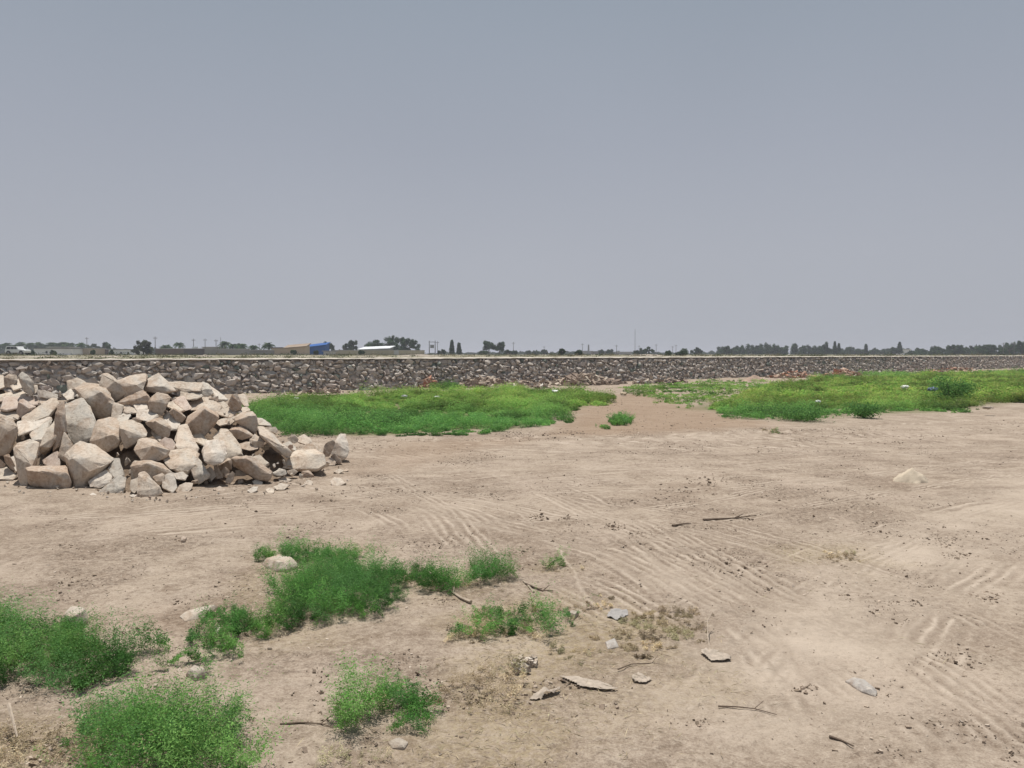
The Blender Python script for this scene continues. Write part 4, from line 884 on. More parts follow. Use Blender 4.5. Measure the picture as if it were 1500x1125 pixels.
def rubble_heap(name, label, px, py, wpx, D, depth, h, n, size, cols, seed, cat='rubble'):
    rng = np.random.default_rng(seed); c = G(px, py); cx, cy = c.x, c.y; w = wpx / F * c.y / 2
    L = math.hypot(1, WB); tx, ty = 1 / L, WB / L
    u = rng.normal(0, .42, n).clip(-1, 1) * w; v = rng.normal(0, .4, n).clip(-1, 1) * depth
    x = cx + u * tx * 1.0 - v * ty; y = cy + u * ty + v * tx
    z = h * np.exp(-(u / w * 1.5) ** 2 - (v / depth * 1.3) ** 2) * rng.uniform(.3, 1, n) + base_h(x, y)
    s = size * rng.uniform(.4, 1.3, n) ** 1.5
    return lumps(name, label, x, y, z, s, np.array(cols), seed, M_rubble, .7, 'stuff', cat)
PAL_T = [(.42, .34, .27), (.36, .28, .22), (.48, .41, .33), (.30, .24, .19), (.25, .19, .15)]
PAL_R = [(.42, .22, .15), (.36, .18, .12), (.45, .32, .24), (.30, .2, .15)]
rubble_heap('brick_rubble', 'reddish heap of broken brick at the foot of the wall', 627, 569, 42, 0, .6, .45, 420, .09, PAL_R, 61)
rubble_heap('stone_rubble', 'tan broken stone spread along the wall foot beside the brick heap', 712, 567, 90, 0, 1.1, .35, 700, .13, PAL_T, 62)
rubble_heap('stone_rubble', 'pale rubble with whitish chunks below the middle of the wall', 765, 569, 90, 0, .8, .3, 500, .12, PAL_T + [(.6, .56, .5)], 63)
rubble_heap('stone_rubble', 'longest strip of tan rubble under the wall behind the left field', 855, 563, 130, 0, 1.2, .45, 900, .15, PAL_T, 64)
rubble_heap('stone_rubble', 'scattered grey rubble where the bare soil meets the wall', 965, 561, 110, 0, .8, .3, 350, .12, PAL_T + [(.3, .28, .27)], 65)
rubble_heap('stone_rubble', 'small reddish rubble on the right of the soil mound', 1160, 553, 90, 0, 1.0, .35, 450, .13, PAL_T + PAL_R, 66)
rubble_heap('stone_rubble', 'pinkish and white rubble before the far end of the field', 1235, 552, 50, 0, 1.2, .5, 350, .16, PAL_R + [(.5, .42, .36)], 67)
rubble_heap('stone_rubble', 'pale rubble strip far along the wall behind the tall bush', 1400, 546, 160, 0, 1.8, .35, 600, .15, PAL_T + PAL_R, 68)
rubble_heap('stone_rubble', 'few fallen wall stones by the left end of the green field', 470, 577, 130, 0, .5, .12, 120, .09, PAL_T, 69)
def mound(name, label, px, py, w, h, seed, m, cat='soil heap', D=None, dd=.55):
    c = G(px, py) if D is None else None
    if D is not None: c = Vector((X_at(px, D), D, Pz(X_at(px, D), D)))
    n = 40; V = []
    for i in range(n):
        for j in range(n):
            a, b = (i / (n - 1) - .5) * 2.6, (j / (n - 1) - .5) * 2.6
            V.append((a * w / 2, b * w * dd / 2, 0))
    V = np.array(V); r2 = (V[:, 0] / (w / 2)) ** 2 + (V[:, 1] / (w * dd / 2)) ** 2
    k = 1 + .7 * (fb(V[:, 0] / w * 4 + seed, V[:, 1] / w * 4, seed, 3) - .5)
    V[:, 2] = h * np.maximum(0, 1 - np.sqrt(r2) / k) ** .9 * (.8 + .4 * fb(V[:, 0] / w * 9, V[:, 1] / w * 9, seed + 3, 3)) - .03 + 0 * r2
    idx = np.arange(n * n).reshape(n, n); q = np.stack([idx[:-1, :-1], idx[:-1, 1:], idx[1:, 1:], idx[1:, :-1]], -1).reshape(-1, 4)
    V[:, 2] = np.where(V[:, 2] < -.02, -.12, V[:, 2])
    o = link(name, mesh_np(name, V, q, m, None, True), None, (c.x, c.y, Hs(c.x, c.y) if D is None else c.z)); tag(o, label, cat); return o
M_pink = simple('reddish_soil', (.37, .27, .21), .2, 4, .97, .1, .8, .03)
M_sand = simple('pale_sand', (.52, .44, .34), .12, 6, .97, .1, .4, .01)
M_dirt = simple('spoil_dirt', (.33, .285, .235), .3, 1.5, .97, .1, .8, .05)
mound('soil_mound', 'smooth pinkish soil mound leaning on the wall foot', 1105, 558, 2.2, .42, 3, M_pink)
mound('sand_heap', 'little pale sand heap alone on the dirt to the right', 1336, 703, .5, .21, 5, M_sand, 'sand heap', None, .8)
for i, (px, D, w, h, lab) in enumerate(((60, 60, 9, .16, 'low spoil heap behind the wall beside the white car'), (160, 62, 6, .2, 'pale spoil heap behind the wall near the white building'), (300, 66, 3, .22, 'small spoil heap beyond the wall under the grey walls'),
        (430, 70, 7, .12, 'flat spoil heap beyond the wall before the tan building'), (615, 80, 6, .28, 'spoil heap behind the wall at the end of the long tan wall'), (540, 72, 5, .12, 'low spoil heap before the long tan wall'), (950, 110, 9, .3, 'far spoil heap beyond the wall near the tall mast'))):
    mound('spoil_heap', lab, px, 0, w, h, 20 + i, M_dirt, 'spoil heap', D, .6)

# ------------------------------------------------------------------ litter and single stones on the near ground
def flat_stone(name, label, pts, th, col, cat='rock', tilt=0, lift=.0):
    P = [G(a, b) for a, b in pts]; out = []; cy = sum(p.y for p in P) / len(P); cx = sum(p.x for p in P) / len(P)
    for p in P:
        z = Hs(p.x, p.y) + lift + tilt * (p.y - cy)
        rr = random.Random(int(p.x * 991 + p.y * 77)); k1, k2 = rr.uniform(.25, .8), rr.uniform(.6, .9); out.append(Vector((p.x, p.y, z + th * .45 * k1))); out.append(Vector((cx + (p.x - cx) * k2, cy + (p.y - cy) * k2, z + th * (.55 + .5 * k1)))); out.append(Vector((p.x, p.y, z - .03)))
    global RSEED; RSEED += 1
    return tag(finish_rock(out, name, col, .004, 3, RSEED, 3, .35), label, cat)
RC['s'] = (.37, .31, .25); RC['n'] = (.36, .34, .325)
flat_stone('broken_tile', 'dark grey flat tile with rounded left end, alone on the tracks', [(1235, 1002), (1246, 998), (1268, 1003), (1284, 1018), (1284, 1024), (1262, 1017)], .022, 'n', 'tile', 0, .006)
flat_stone('stone', 'half buried pale stone before the thin weed strip', [(385, 826), (402, 820), (432, 824), (436, 832), (418, 838), (402, 838)], .075, 's')
flat_stone('stone', 'pale angular stone behind the weed patch on the left edge', [(88, 920), (104, 906), (130, 903), (128, 914), (104, 924)], .10, 's')
flat_stone('stone', 'pale stone beside the trailing weed patch', [(272, 990), (283, 983), (302, 986), (304, 993), (284, 997)], .045, 's')
flat_stone('stone', 'flat sandy slab in the trail of clods left of the big mound', [(262, 905), (290, 892), (318, 890), (300, 904), (272, 912)], .03, 's')
flat_stone('stone', 'square grey stone below the straw patch', [(886, 940), (900, 934), (907, 946), (891, 948)], .014, 'n')
flat_stone('stone', 'small pinkish stone at the bottom beside the oval patch', [(568, 1086), (585, 1080), (598, 1088), (592, 1096), (575, 1096)], .012, 's')
flat_stone('stone', 'small white stone between two weed tufts', [(313, 922), (320, 920), (326, 925), (318, 928)], .03, 'w')
flat_stone('stone', 'dark lump of earth on the dirt left of the weeds', [(264, 791), (268, 788), (273, 790), (271, 794), (265, 794)], .03, 'r')
flat_stone('stone', 'tan stone at the right end of the mixed weed patch', [(830, 900), (838, 896), (848, 899), (842, 905)], .03, 's')
def sheet(name, label, cat, pts, col, m, amp=.02, seed=1, h0=.006, th=.0008):
    """thin crumpled sheet with the outline given, lying on the ground"""
    P = Gpoly(pts); A_ = np.array(P); x0, y0 = A_.min(0); x1, y1 = A_.max(0); cx, cy = A_.mean(0)
    n = 26; bm = bmesh.new(); gx = np.linspace(x0, x1, n); gy = np.linspace(y0, y1, n); ok = {}
    for i in range(n):
        for j in range(n):
            x, y = gx[i], gy[j]; d = float(polydist(np.array([x]), np.array([y]), P)[0])
            if d > -.004:
                s = 1.0 / max(x1 - x0, .02); z = amp * abs(float(fb(np.array([x * s * 3 + seed]), np.array([y * s * 3]), seed, 3)[0]) - .45) * 2.4
                ok[i, j] = bm.verts.new((x - cx + seed * 0, y - cy, Hs(x, y) + h0 + z))
    for i in range(n - 1):
        for j in range(n - 1):
            k = [(i, j), (i + 1, j), (i + 1, j + 1), (i, j + 1)]
            if all(q in ok for q in k): bm.faces.new([ok[q] for q in k])
    me = bm_mesh(name, bm, m, 50); o = link(name, me, None, (cx, cy, 0)); md = o.modifiers.new('thickness', 'SOLIDIFY'); md.thickness = th
    tag(o, label, cat, None); return o
M_paper = simple('old_paper', (.38, .32, .26), .25, 30, .85, .2, .2, .002)
M_grypl = simple('grey_plastic', (.31, .29, .275), .12, 20, .6, .3, .2, .002)
M_whpl = simple('white_plastic', (.66, .67, .64), .1, 10, .5, .4, .2, .005)
M_blue = simple('faded_blue_cloth', (.16, .20, .30), .3, 8, .8, .2, .4, .01)
M_wood = simple('weathered_stick', (.14, .105, .08), .3, 20, .9, .1, .6, .003)
M_woodp = simple('bleached_stick', (.40, .33, .26), .25, 20, .9, .1, .6, .003)
sheet('cardboard_scrap', 'pale curled cardboard scrap with a twig standing beside it', 'scrap', [(1026, 955), (1034, 950), (1052, 954), (1070, 960), (1070, 966), (1042, 966)], None, M_paper, .016, 3)
sheet('paper_scrap', 'wrinkled greyish paper scrap left of the straw patch', 'scrap', [(888, 902), (895, 894), (918, 894), (920, 900), (905, 908)], None, M_grypl, .02, 4)
sheet('paper_scrap', 'long whitish torn paper lying beside the wide dry bush', 'scrap', [(820, 990), (850, 992), (880, 998), (908, 1010), (880, 1010), (850, 1005)], None, M_paper, .008, 5)
sheet('paper_scrap', 'pale flat scrap between the torn paper and the curled cardboard', 'scrap', [(925, 990), (935, 985), (955, 995), (945, 1000), (930, 1000)], None, M_paper, .015, 6)
sheet('cloth_scrap', 'knotted pale rag lying between dry bush and torn paper', 'scrap', [(775, 1025), (795, 1014), (822, 1008), (818, 1014), (800, 1022), (785, 1030)], None, M_paper, .03, 7)
# crumpled pale lump
rng0 = np.random.default_rng(9); gx = []; gy = []
for i in range(46):
    q = G(773 + rng0.normal() * 11, 972 + rng0.normal() * 5); gx.append(q.x); gy.append(q.y)
gx = np.array(gx); gy = np.array(gy)
lumps('crumbled_plaster', 'crumbled pale plaster lumps at the right edge of the dry bush', gx, gy, base_h(gx, gy) + rng0.uniform(0, .03, 46), rng0.uniform(.008, .022, 46), np.array([(.5, .44, .37), (.42, .35, .28)]), 12, M_rubble, .8, 'stuff', 'rubble')
def stick(label, pts, r, m=None, hs=None, name='stick'):
    bm = bmesh.new(); P = []
    for i, (a, b) in enumerate(pts):
        g = G(a, b); P.append(Vector((g.x, g.y, Hs(g.x, g.y) + r * .8 + (hs[i] if hs else .003))))
    c = P[0].copy(); n = len(P); tube(bm, [p - c for p in P], [r * (1 - .6 * i / (n - 1)) for i in range(n)], 6)
    if n > 3: tube(bm, [P[n // 2] - c, P[n // 2] - c + (P[-1] - P[n // 2]) * .4 + Vector((.02, .06, .02))], [r * .5, r * .25], 5)
    tag(link(name, bm_mesh(name, bm, m or M_wood, 40), None, c), label, 'stick')
stick('long dark straight stick lying across the tyre tracks', [(1030, 762), (1050, 761), (1075, 760), (1108, 756)], .013)
stick('short dark stick left of the long dark straight one', [(985, 771), (1000, 768), (1012, 767)], .012)
stick('thin bent stick lying on the dirt at the bottom right of centre', [(1052, 1036), (1078, 1037), (1105, 1040), (1138, 1049)], .004)
stick('short black twig near the bottom edge', [(1215, 1082), (1232, 1088), (1250, 1097)], .007)
stick('bleached forked stick in front of the two weed tufts', [(690, 884), (676, 878), (664, 870), (655, 866)], .012, M_woodp)
stick('brown twig lying right of the bleached forked stick', [(770, 858), (780, 862), (795, 868), (810, 868)], .009)
stick('bleached twig crossing the brown twig', [(782, 870), (772, 858), (765, 852)], .008, M_woodp)
stick('twig standing up beside the curled cardboard', [(1040, 952), (1037, 940), (1036, 926), (1042, 922)], .005, M_woodp, [.0, .03, .07, .10])
stick('curved dry stalk lying below the straw patch', [(905, 980), (925, 972), (955, 970), (970, 972)], .004)
stick('thin dark twig beside the oval green patch', [(410, 1060), (440, 1058), (470, 1060), (488, 1066)], .005)
stick('bleached bone like twig in the bottom left corner', [(14, 1075), (20, 1090), (26, 1105)], .009, M_woodp, [.12, .09, .06])
# plastic bags caught in the weeds
def bag(label, px, py, size, m, seed, h=.2, name='plastic_bag'):
    bm = bmesh.new(); bmesh.ops.create_icosphere(bm, subdivisions=3, radius=1); P = np.array([v.co for v in bm.verts])
    d = 1 + .75 * (vn3(P * 1.6 + seed, seed) - .5) + .5 * (vn3(P * 4 + seed, seed + 1) - .5); P = P * d[:, None] * np.array([1, .7, .34]) * size * .8
    for v, p in zip(bm.verts, P): v.co = p
    g = G(px, py); z = Hs(g.x, g.y) + h; y = g.y - 0; k = (CH - z) / CH
    o = link(name, bm_mesh(name, bm, m, 28), None, (g.x * k, g.y * k, z)); o.rotation_euler.z = seed; tag(o, label, 'plastic bag', 'plastic bags caught in the weeds')
bag('white plastic bag at the back edge of the left field near the rock pile', 433, 584, .16, M_whpl, 1)
bag('grey plastic bag lying just left of the white one', 421, 588, .13, M_grypl, 2)
bag('small white bag in the left field behind its middle', 592, 580, .13, M_whpl, 3)
bag('white bag in the weeds in front of the reddish brick heap', 640, 581, .12, M_whpl, 4)
bag('white bag standing in the weeds behind the right part of the left field', 813, 573, .2, M_whpl, 5)
bag('yellowish white bag right of the standing white bag', 858, 576, .16, simple('yellowed_plastic', (.6, .62, .42), .1, 10, .5, .4, .2, .005), 6)
bag('small whitish bag low in the middle of the right field', 1199, 588, .13, M_whpl, 7)
bag('flat pale yellow bag on the right field left of the blue bundle', 1325, 567, .3, M_whpl, 8)
bag('pale bag beyond the right end of the field', 1447, 597, .16, M_paper, 9)
bag('blue grey cloth bundle standing in the right field', 1368, 570, .26, M_blue, 10, .35, 'cloth_bundle')
bag('tan cracked lump of rock at the right tip of the left field', 913, 577, .2, simple('tan_lump', (.42, .34, .24), .2, 8), 11, .08, 'stone_lump')
bpy.data.objects['stone_lump']['category'] = 'rock'; del bpy.data.objects['stone_lump']['group']
bpy.data.objects['cloth_bundle']['category'] = 'cloth bundle'; del bpy.data.objects['cloth_bundle']['group']

# ------------------------------------------------------------------ far scenery: trees
DARK = np.array([(.040, .078, .030), (.055, .10, .038), (.030, .058, .026), (.075, .12, .045)])
OLIVE = np.array([(.085, .095, .055), (.07, .085, .045), (.10, .11, .07)])
M_far = vcol_mat('tree_leaf', .9, .06, .6, 0, 0, .75, 1.25, .2)
def far_tree(label, px, ytop, wpx, D, kind='round', pal=DARK, group=None, ybase=None, seed=0, name=None):
    rng = np.random.default_rng(seed + 500); k = D / F; x = X_at(px, D); zb = Pz(x, D) - .1
    zt = CH + (HZ - ytop) * k; H = max(zt - zb, 1.2); w = wpx * k
    nm = name or {'round': 'broadleaf_tree', 'tall': 'cypress_tree', 'palm': 'date_palm', 'euc': 'eucalyptus_tree', 'bush': 'shrub', 'conif': 'conifer_tree'}[kind]
    root = empty(nm, (x, D, zb), label, 'palm tree' if kind == 'palm' else ('shrub' if kind == 'bush' else 'tree'), group)
    bm = bmesh.new(); th = H * {'round': .45, 'tall': .3, 'palm': .8, 'euc': .6, 'bush': .3, 'conif': .4}[kind]; r = max(.12, H * .03)
    lx = rng.uniform(-.04, .04) * H
    tube(bm, [(0, 0, -.3), (lx * .5, 0, th * .5), (lx, 0, th)], [r * 1.3, r, r * .7], 7)
    if kind in ('round', 'euc'):
        for i in range(6):
            a = rng.uniform(0, 6.28); e = rng.uniform(.2, .42) * w
            tube(bm, [(lx, 0, th * .8), (lx + math.cos(a) * e * .5, math.sin(a) * e * .5, th + H * .12), (lx + math.cos(a) * e, math.sin(a) * e, th + H * rng.uniform(.15, .35))], [r * .55, r * .4, r * .15], 5)
    link('trunk', bm_mesh('trunk', bm, M_bark, 60), root)
    if kind == 'palm':
        nf = 70; P0 = []; Dr = []; Vs = []; Fs = []; Cs = []; b = 0
        for i in range(nf):
            a = rng.uniform(0, 6.28); e = rng.uniform(-.5, 1.25); L = w * .56 * rng.uniform(.75, 1.1); c = DARK[rng.integers(0, 4)] * np.array([1.1, 1.05, 1.1]) * rng.uniform(.7, 1.4)
            t = np.linspace(0, 1, 9); rx = L * t * math.cos(e) ; rz = L * t * math.sin(e) - L * .55 * t ** 2
            cx, cy = lx + rx * math.cos(a), rx * math.sin(a); cz = H - w * .26 + rz * .8
            P = np.stack([cx, cy, cz], 1)
            for s_ in (-1, 1):      # leaflets
                sd_ = np.array([-math.sin(a) * s_, math.cos(a) * s_, -.5]); sd_ /= np.linalg.norm(sd_)
                for j in range(8):
                    p0, p1 = P[j], P[j + 1]; q = (p0 + p1) / 2 + sd_ * L * .24 * (1 - .6 * abs(t[j] - .4)) + (P[min(j + 1, 8)] - P[j]) * .8
                    Vs += [p0, p1, q]; Fs.append((b, b + 1, b + 2)); b += 3; Cs += [c] * 3
        link('crown', mesh_np('crown', np.array(Vs), np.array(Fs), M_far, {'col': np.array(Cs)}), root); return root
    if kind == 'tall': cent = [(lx * f, 0, H * f, w * .28 * (1.15 - f) + w * .1, H * .13) for f in np.linspace(.2, .92, 7)]
    elif kind == 'conif': cent = [(lx, 0, H * f, w * .5 * (1.05 - f) + .1, H * .1) for f in np.linspace(.2, .95, 8)]
    elif kind == 'bush': cent = [(rng.uniform(-.32, .32) * w, rng.uniform(-.3, .3) * w, H * rng.uniform(.25, .62), w * .2, H * .24) for _ in range(7)]
    elif kind == 'euc': cent = [(rng.uniform(-.38, .38) * w, rng.uniform(-.3, .3) * w, H * rng.uniform(.38, .9), w * rng.uniform(.09, .16), H * rng.uniform(.08, .14)) for _ in range(24)]
    else:
        cent = []
        for _ in range(max(22, int(wpx / 1.3))):
            u = rng.uniform(-.42, .42); top = .96 - .55 * (abs(u) / .5) ** 2.2; cent.append((u * w, rng.uniform(-.3, .3) * min(w, H * 1.5), H * rng.uniform(.16, top - .08), max(.09 * w, .09 * H) * rng.uniform(.7, 1.2) if wpx < 50 else H * rng.uniform(.12, .2), H * rng.uniform(.08, .14)))
    cent = np.array(cent); n = int(min(12000, 2200 + wpx * 150)); ci = rng.integers(0, len(cent), n); v = rng.normal(size=(n, 3)); v /= np.linalg.norm(v, axis=1, keepdims=True); v *= rng.uniform(.45, 1.12, (n, 1))
    cc = cent[ci]; pos = cc[:, :3] + v * np.stack([cc[:, 3], cc[:, 3], cc[:, 4]], 1); pos[:, 2] = np.maximum(pos[:, 2], .15)
    tone = rng.uniform(.7, 1.35, len(cent))[ci][:, None]; L = k * rng.uniform(.7, 1.7, n)
    V, Fq, C = leafset(pos, rng.normal(size=(n, 3)), L, L * .38, pal[rng.integers(0, len(pal), n)] * tone * rng.uniform(.75, 1.25, (n, 1)), rng)
    link('crown', mesh_np('crown', V, Fq, M_far, {'col': C}), root); return root
i = 0
GP = 'date palms in the hazy row behind the white buildings'
for k, (px, yt, w) in enumerate([(-14, 503, 14), (0, 504, 12), (12, 502, 13), (23, 505, 11), (33, 501, 14), (45, 502, 13), (57, 501, 14), (67, 505, 11), (76, 501, 14), (86, 502, 14), (93, 501, 15), (103, 502, 14)]):
    far_tree('dark date palm behind the white buildings, ' + ('cut by the left edge' if px < 0 else 'above the white car' if px < 48 else 'above the long whitewashed building'), px, yt - 1.5, w * 1.25, 300, 'palm', DARK, GP, seed=k)
far_tree('date palm with a visible trunk before the low white building', 120, 500, 19, 240, 'palm', seed=20)
far_tree('bushy green tree filling the space right of the trunked palm', 138, 503, 22, 280, 'round', seed=21)
far_tree('small dark round tree above the white building', 157, 500, 15, 240, 'round', seed=22)
far_tree('wide grey green tamarisk tree standing behind the wall', 211, 497, 38, 150, 'round', OLIVE, seed=23)
far_tree('date palm behind the dark walls, right of the tamarisk', 244, 503, 20, 250, 'palm', seed=24)
far_tree('date palm with ragged crown behind the dark walls', 262, 500, 17, 230, 'palm', seed=25)
far_tree('tall ragged palm beside the antenna pole', 330, 498, 20, 220, 'palm', seed=26)
far_tree('leaning palm right of the tall ragged palm', 342, 502, 16, 215, 'palm', seed=27)
far_tree('bushy palm behind the grey compound wall', 353, 501, 20, 225, 'palm', seed=28)
far_tree('low palm before the grey compound wall', 372, 504, 18, 190, 'palm', seed=29)
far_tree('date palm with full crown left of the tan building', 393, 500, 20, 185, 'palm', seed=30)
far_tree('dark bush growing against the compound wall', 347, 510, 22, 195, 'bush', seed=31)
far_tree('round dark tree behind the blue building', 477, 496, 26, 240, 'round', seed=32)
far_tree('low green tree between blue building and white roofed shed', 507, 503, 22, 250, 'round', seed=33)
far_tree('small two headed tree left of the white roofed shed', 517, 497, 14, 245, 'euc', seed=34)
far_tree('broad dark tree, largest of all, left half of the grove by the shed', 560, 493, 54, 230, 'round', seed=35)
far_tree('broad dark tree forming the top of the grove by the shed', 581, 488, 36, 235, 'round', seed=36)
far_tree('broad dark tree forming the right end of the grove by the shed', 600, 495, 34, 228, 'round', seed=37)
far_tree('narrow dark tree, left of the close pair beyond the poles', 662, 499, 11, 230, 'tall', seed=38)
far_tree('narrow dark tree, right of the close pair beyond the poles', 673, 503, 11, 230, 'tall', seed=39)
far_tree('small round tree between the poles', 647, 511, 12, 230, 'round', seed=40)
far_tree('open crowned eucalyptus, left of the two before the plain', 716, 498, 22, 230, 'euc', seed=41)
far_tree('open crowned eucalyptus, right of the two before the plain', 731, 501, 20, 230, 'euc', seed=42)
far_tree('low dark tree under the two eucalyptus trees', 708, 513, 14, 225, 'bush', seed=43)
far_tree('small dark tree right of the eucalyptus pair', 743, 512, 11, 240, 'round', seed=44)
far_tree('small tree by the first pole of the plain', 753, 512, 10, 240, 'round', seed=45)
for k, (px, yt, w, lab) in enumerate([(774, 513, 8, 'tiny far tree, first of three right of the first pole of the plain'), (784, 513, 11, 'tiny far tree in the middle of three beyond the first pole'), (797, 512, 12, 'tiny far tree carrying a pole above it'),
        (881, 512, 8, 'tiny dark tree on the dark strip of the plain'), (894, 511, 12, 'small dark tree left of the white specks on the plain')]): far_tree(lab, px, yt, w, 330, 'round', seed=50 + k)
far_tree('dark round shrub tree standing alone just behind the wall', 823, 510, 12, 130, 'round', seed=60)
far_tree('larger dark round shrub right of the lone one', 846, 511, 15, 130, 'bush', seed=61)
far_tree('dark tree clump under the tall mast, left part', 936, 510, 17, 260, 'round', seed=62)
far_tree('dark tree clump under the tall mast, right part', 950, 508, 16, 260, 'round', seed=63)
far_tree('thin palm standing alone left of the round tree on the plain', 1002, 509, 12, 280, 'palm', seed=64)
far_tree('round dark tree on the plain before the long treeline', 1020, 509, 17, 270, 'round', seed=65)
far_tree('low shrub just behind the wall left of a white speck', 996, 514, 22, 140, 'bush', seed=66)
far_tree('tiny low shrub just behind the wall near the lone palm', 978, 516, 9, 140, 'bush', seed=67)
far_tree('small low tree at the left start of the long treeline', 1065, 506, 13, 290, 'round', seed=68)
far_tree('ball shaped tree standing above the long treeline', 1208, 499, 11, 320, 'round', seed=69)
far_tree('pointed conifer right of the ball shaped tree', 1222, 501, 8, 320, 'conif', seed=70)
far_tree('second pointed conifer at the end of the long treeline', 1228, 504, 8, 320, 'conif', seed=71)
far_tree('pointed tree standing above low bushes at the right', 1317, 502, 12, 330, 'conif', seed=72)
far_tree('dark bushy tree left of the pointed tree', 1308, 508, 15, 330, 'round', seed=73)
far_tree('small twin topped tree in the right hand distance', 1268, 505, 8, 340, 'tall', seed=74)
far_tree('small dark tree between the pointed tree and the big green row', 1345, 509, 14, 330, 'round', seed=75)
far_tree('big dark tree at the right edge, tallest of its row', 1497, 495, 20, 250, 'round', seed=76)
far_tree('peaked green tree near the left of the right hand row', 1400, 503, 26, 280, 'round', seed=77)
far_tree('wide rounded tree in the middle of the right hand row', 1452, 503, 44, 270, 'round', seed=78)
far_tree('dense green tree beside the right edge tree', 1478, 504, 26, 262, 'round', seed=79)
def treeline(name, label, prof, D, seed, pal=DARK):
    """irregular far wood: prof (px, ytop)"""
    rng = np.random.default_rng(seed); x0, x1 = prof[0][0], prof[-1][0]; k = D / F; cent = []
    for px in np.arange(x0, x1, 2.6):
        yt = ip(px, prof) + rng.uniform(-1.2, 4.2); x = X_at(px, D) + rng.uniform(-1, 1); y = D + rng.uniform(0, 14); zb = Pz(x, y); H = CH + (HZ - yt) * k - zb
        w = rng.uniform(4, 7) * k
        for f in (.1, .3, .55, .8): cent.append((x + rng.uniform(-.4, .4) * w, y, zb + H * f, w * (.75 if f < .7 else .45), H * .22))
    cent = np.array(cent); n = int((x1 - x0) * 260); ci = rng.integers(0, len(cent), n); v = rng.normal(size=(n, 3)); v /= np.linalg.norm(v, axis=1, keepdims=True); v *= rng.uniform(.4, 1.1, (n, 1)); cc = cent[ci]
    pos = cc[:, :3] + v * np.stack([cc[:, 3], cc[:, 3], cc[:, 4]], 1); tone = rng.uniform(.65, 1.4, len(cent))[ci][:, None]; L = k * rng.uniform(.8, 1.9, n)
    V, Fq, C = leafset(pos, rng.normal(size=(n, 3)), L, L * .4, pal[rng.integers(0, len(pal), n)] * tone, rng); c = np.array([pos[:, 0].mean(), D, 1.5])
    tag(link(name, mesh_np(name, V - c, Fq, M_far, {'col': C}), None, c), label, 'treeline', kind='stuff')
treeline('distant_wood', 'long dark far off wood across the plain right of centre', [(1058, 512), (1066, 507), (1078, 510), (1090, 508), (1102, 504), (1112, 507), (1122, 503), (1140, 505), (1155, 504), (1168, 503), (1180, 506), (1195, 506), (1215, 507), (1232, 511), (1240, 514)], 340, 201)
treeline('distant_wood', 'low broken far off wood between the conifers and the pointed tree', [(1236, 514), (1245, 509), (1260, 508), (1272, 510), (1290, 511), (1310, 510), (1330, 511), (1360, 514)], 380, 202)
treeline('distant_wood', 'tall green far off wood running to the right edge', [(1350, 514), (1365, 510), (1385, 508), (1400, 506), (1415, 509), (1432, 508), (1445, 505), (1465, 506), (1480, 504), (1500, 502), (1540, 500), (1620, 503)], 300, 203, np.vstack([DARK, [(.06, .10, .035)]]))
treeline('distant_wood', 'thin dark strip of far off vegetation on the plain near the middle', [(795, 517), (815, 516), (845, 515), (880, 515), (925, 516), (960, 517), (1010, 516.5), (1060, 515)], 520, 204)
treeline('distant_wood', 'faint far off vegetation behind the two eucalyptus trees', [(625, 517), (680, 517), (740, 515), (800, 516)], 520, 205)
treeline('distant_wood', 'far off palms and trees behind the compound walls at the left', [(-60, 508), (0, 507), (60, 508), (110, 507), (150, 509), (180, 513), (230, 510), (280, 513), (310, 513)], 420, 206)
for k, (px, w, lab) in enumerate(((47, 8, 'dark bush just right of the white car'), (79, 9, 'dark low bush before the long whitewashed building'), (137, 7, 'dark round bush before the low tan shed'), (163, 7, 'dark bush at the corner of the white flat roofed building'), (530, 8, 'dark bush before the long tan boundary wall'), (430, 8, 'dark bush at the foot of the larger tan house'), (463, 7, 'dark bush before the blue building'))):
    far_tree(lab, px, 515, w, 150, 'bush', seed=90 + k)
# scrub on the plateau
def scrub():
    rng = np.random.default_rng(301); n = 2600; y = rng.uniform(0, 1, n) ** 1.6 * 230 + 30; x = rng.uniform(-.75, .75, n) * y; s = wall_s(x, y); m = (s > 1.5) & (rng.uniform(0, 1, n) < ss(.42, .58, fb(x * .06, y * .06, 305, 3)) * .9 + .12)
    x, y = x[m], y[m]; per = 26; n = len(x); sz = rng.uniform(.06, .2, n) * np.clip(y / 70, .7, 2.0)
    pos = np.stack([x, y, plat_z(x, y)], 1)[:, None] + rng.normal(size=(n, per, 3)) * (sz[:, None, None] * np.array([1.5, 1.5, .5])); pos[..., 2] = np.maximum(pos[..., 2], plat_z(x, y)[:, None]) + .02
    pal = np.array([(.10, .12, .055), (.16, .15, .08), (.07, .095, .045), (.22, .19, .12)]); c = np.repeat(pal[rng.integers(0, 4, n)], per, 0); k = n * per; L = np.repeat(sz, per) * rng.uniform(.4, .9, k)
    d = rng.normal(size=(k, 3)); d[:, 2] = abs(d[:, 2]); V, Fq, C = leafset(pos.reshape(-1, 3), d, L, L * .25, c, rng); cn = np.array([x.mean(), y.mean(), 1.4])
    tag(link('dry_scrub', mesh_np('dry_scrub', V - cn, Fq, M_far, {'col': C}), None, cn), 'low olive scrub dotting the plain behind the wall', 'scrub', kind='stuff')
scrub()

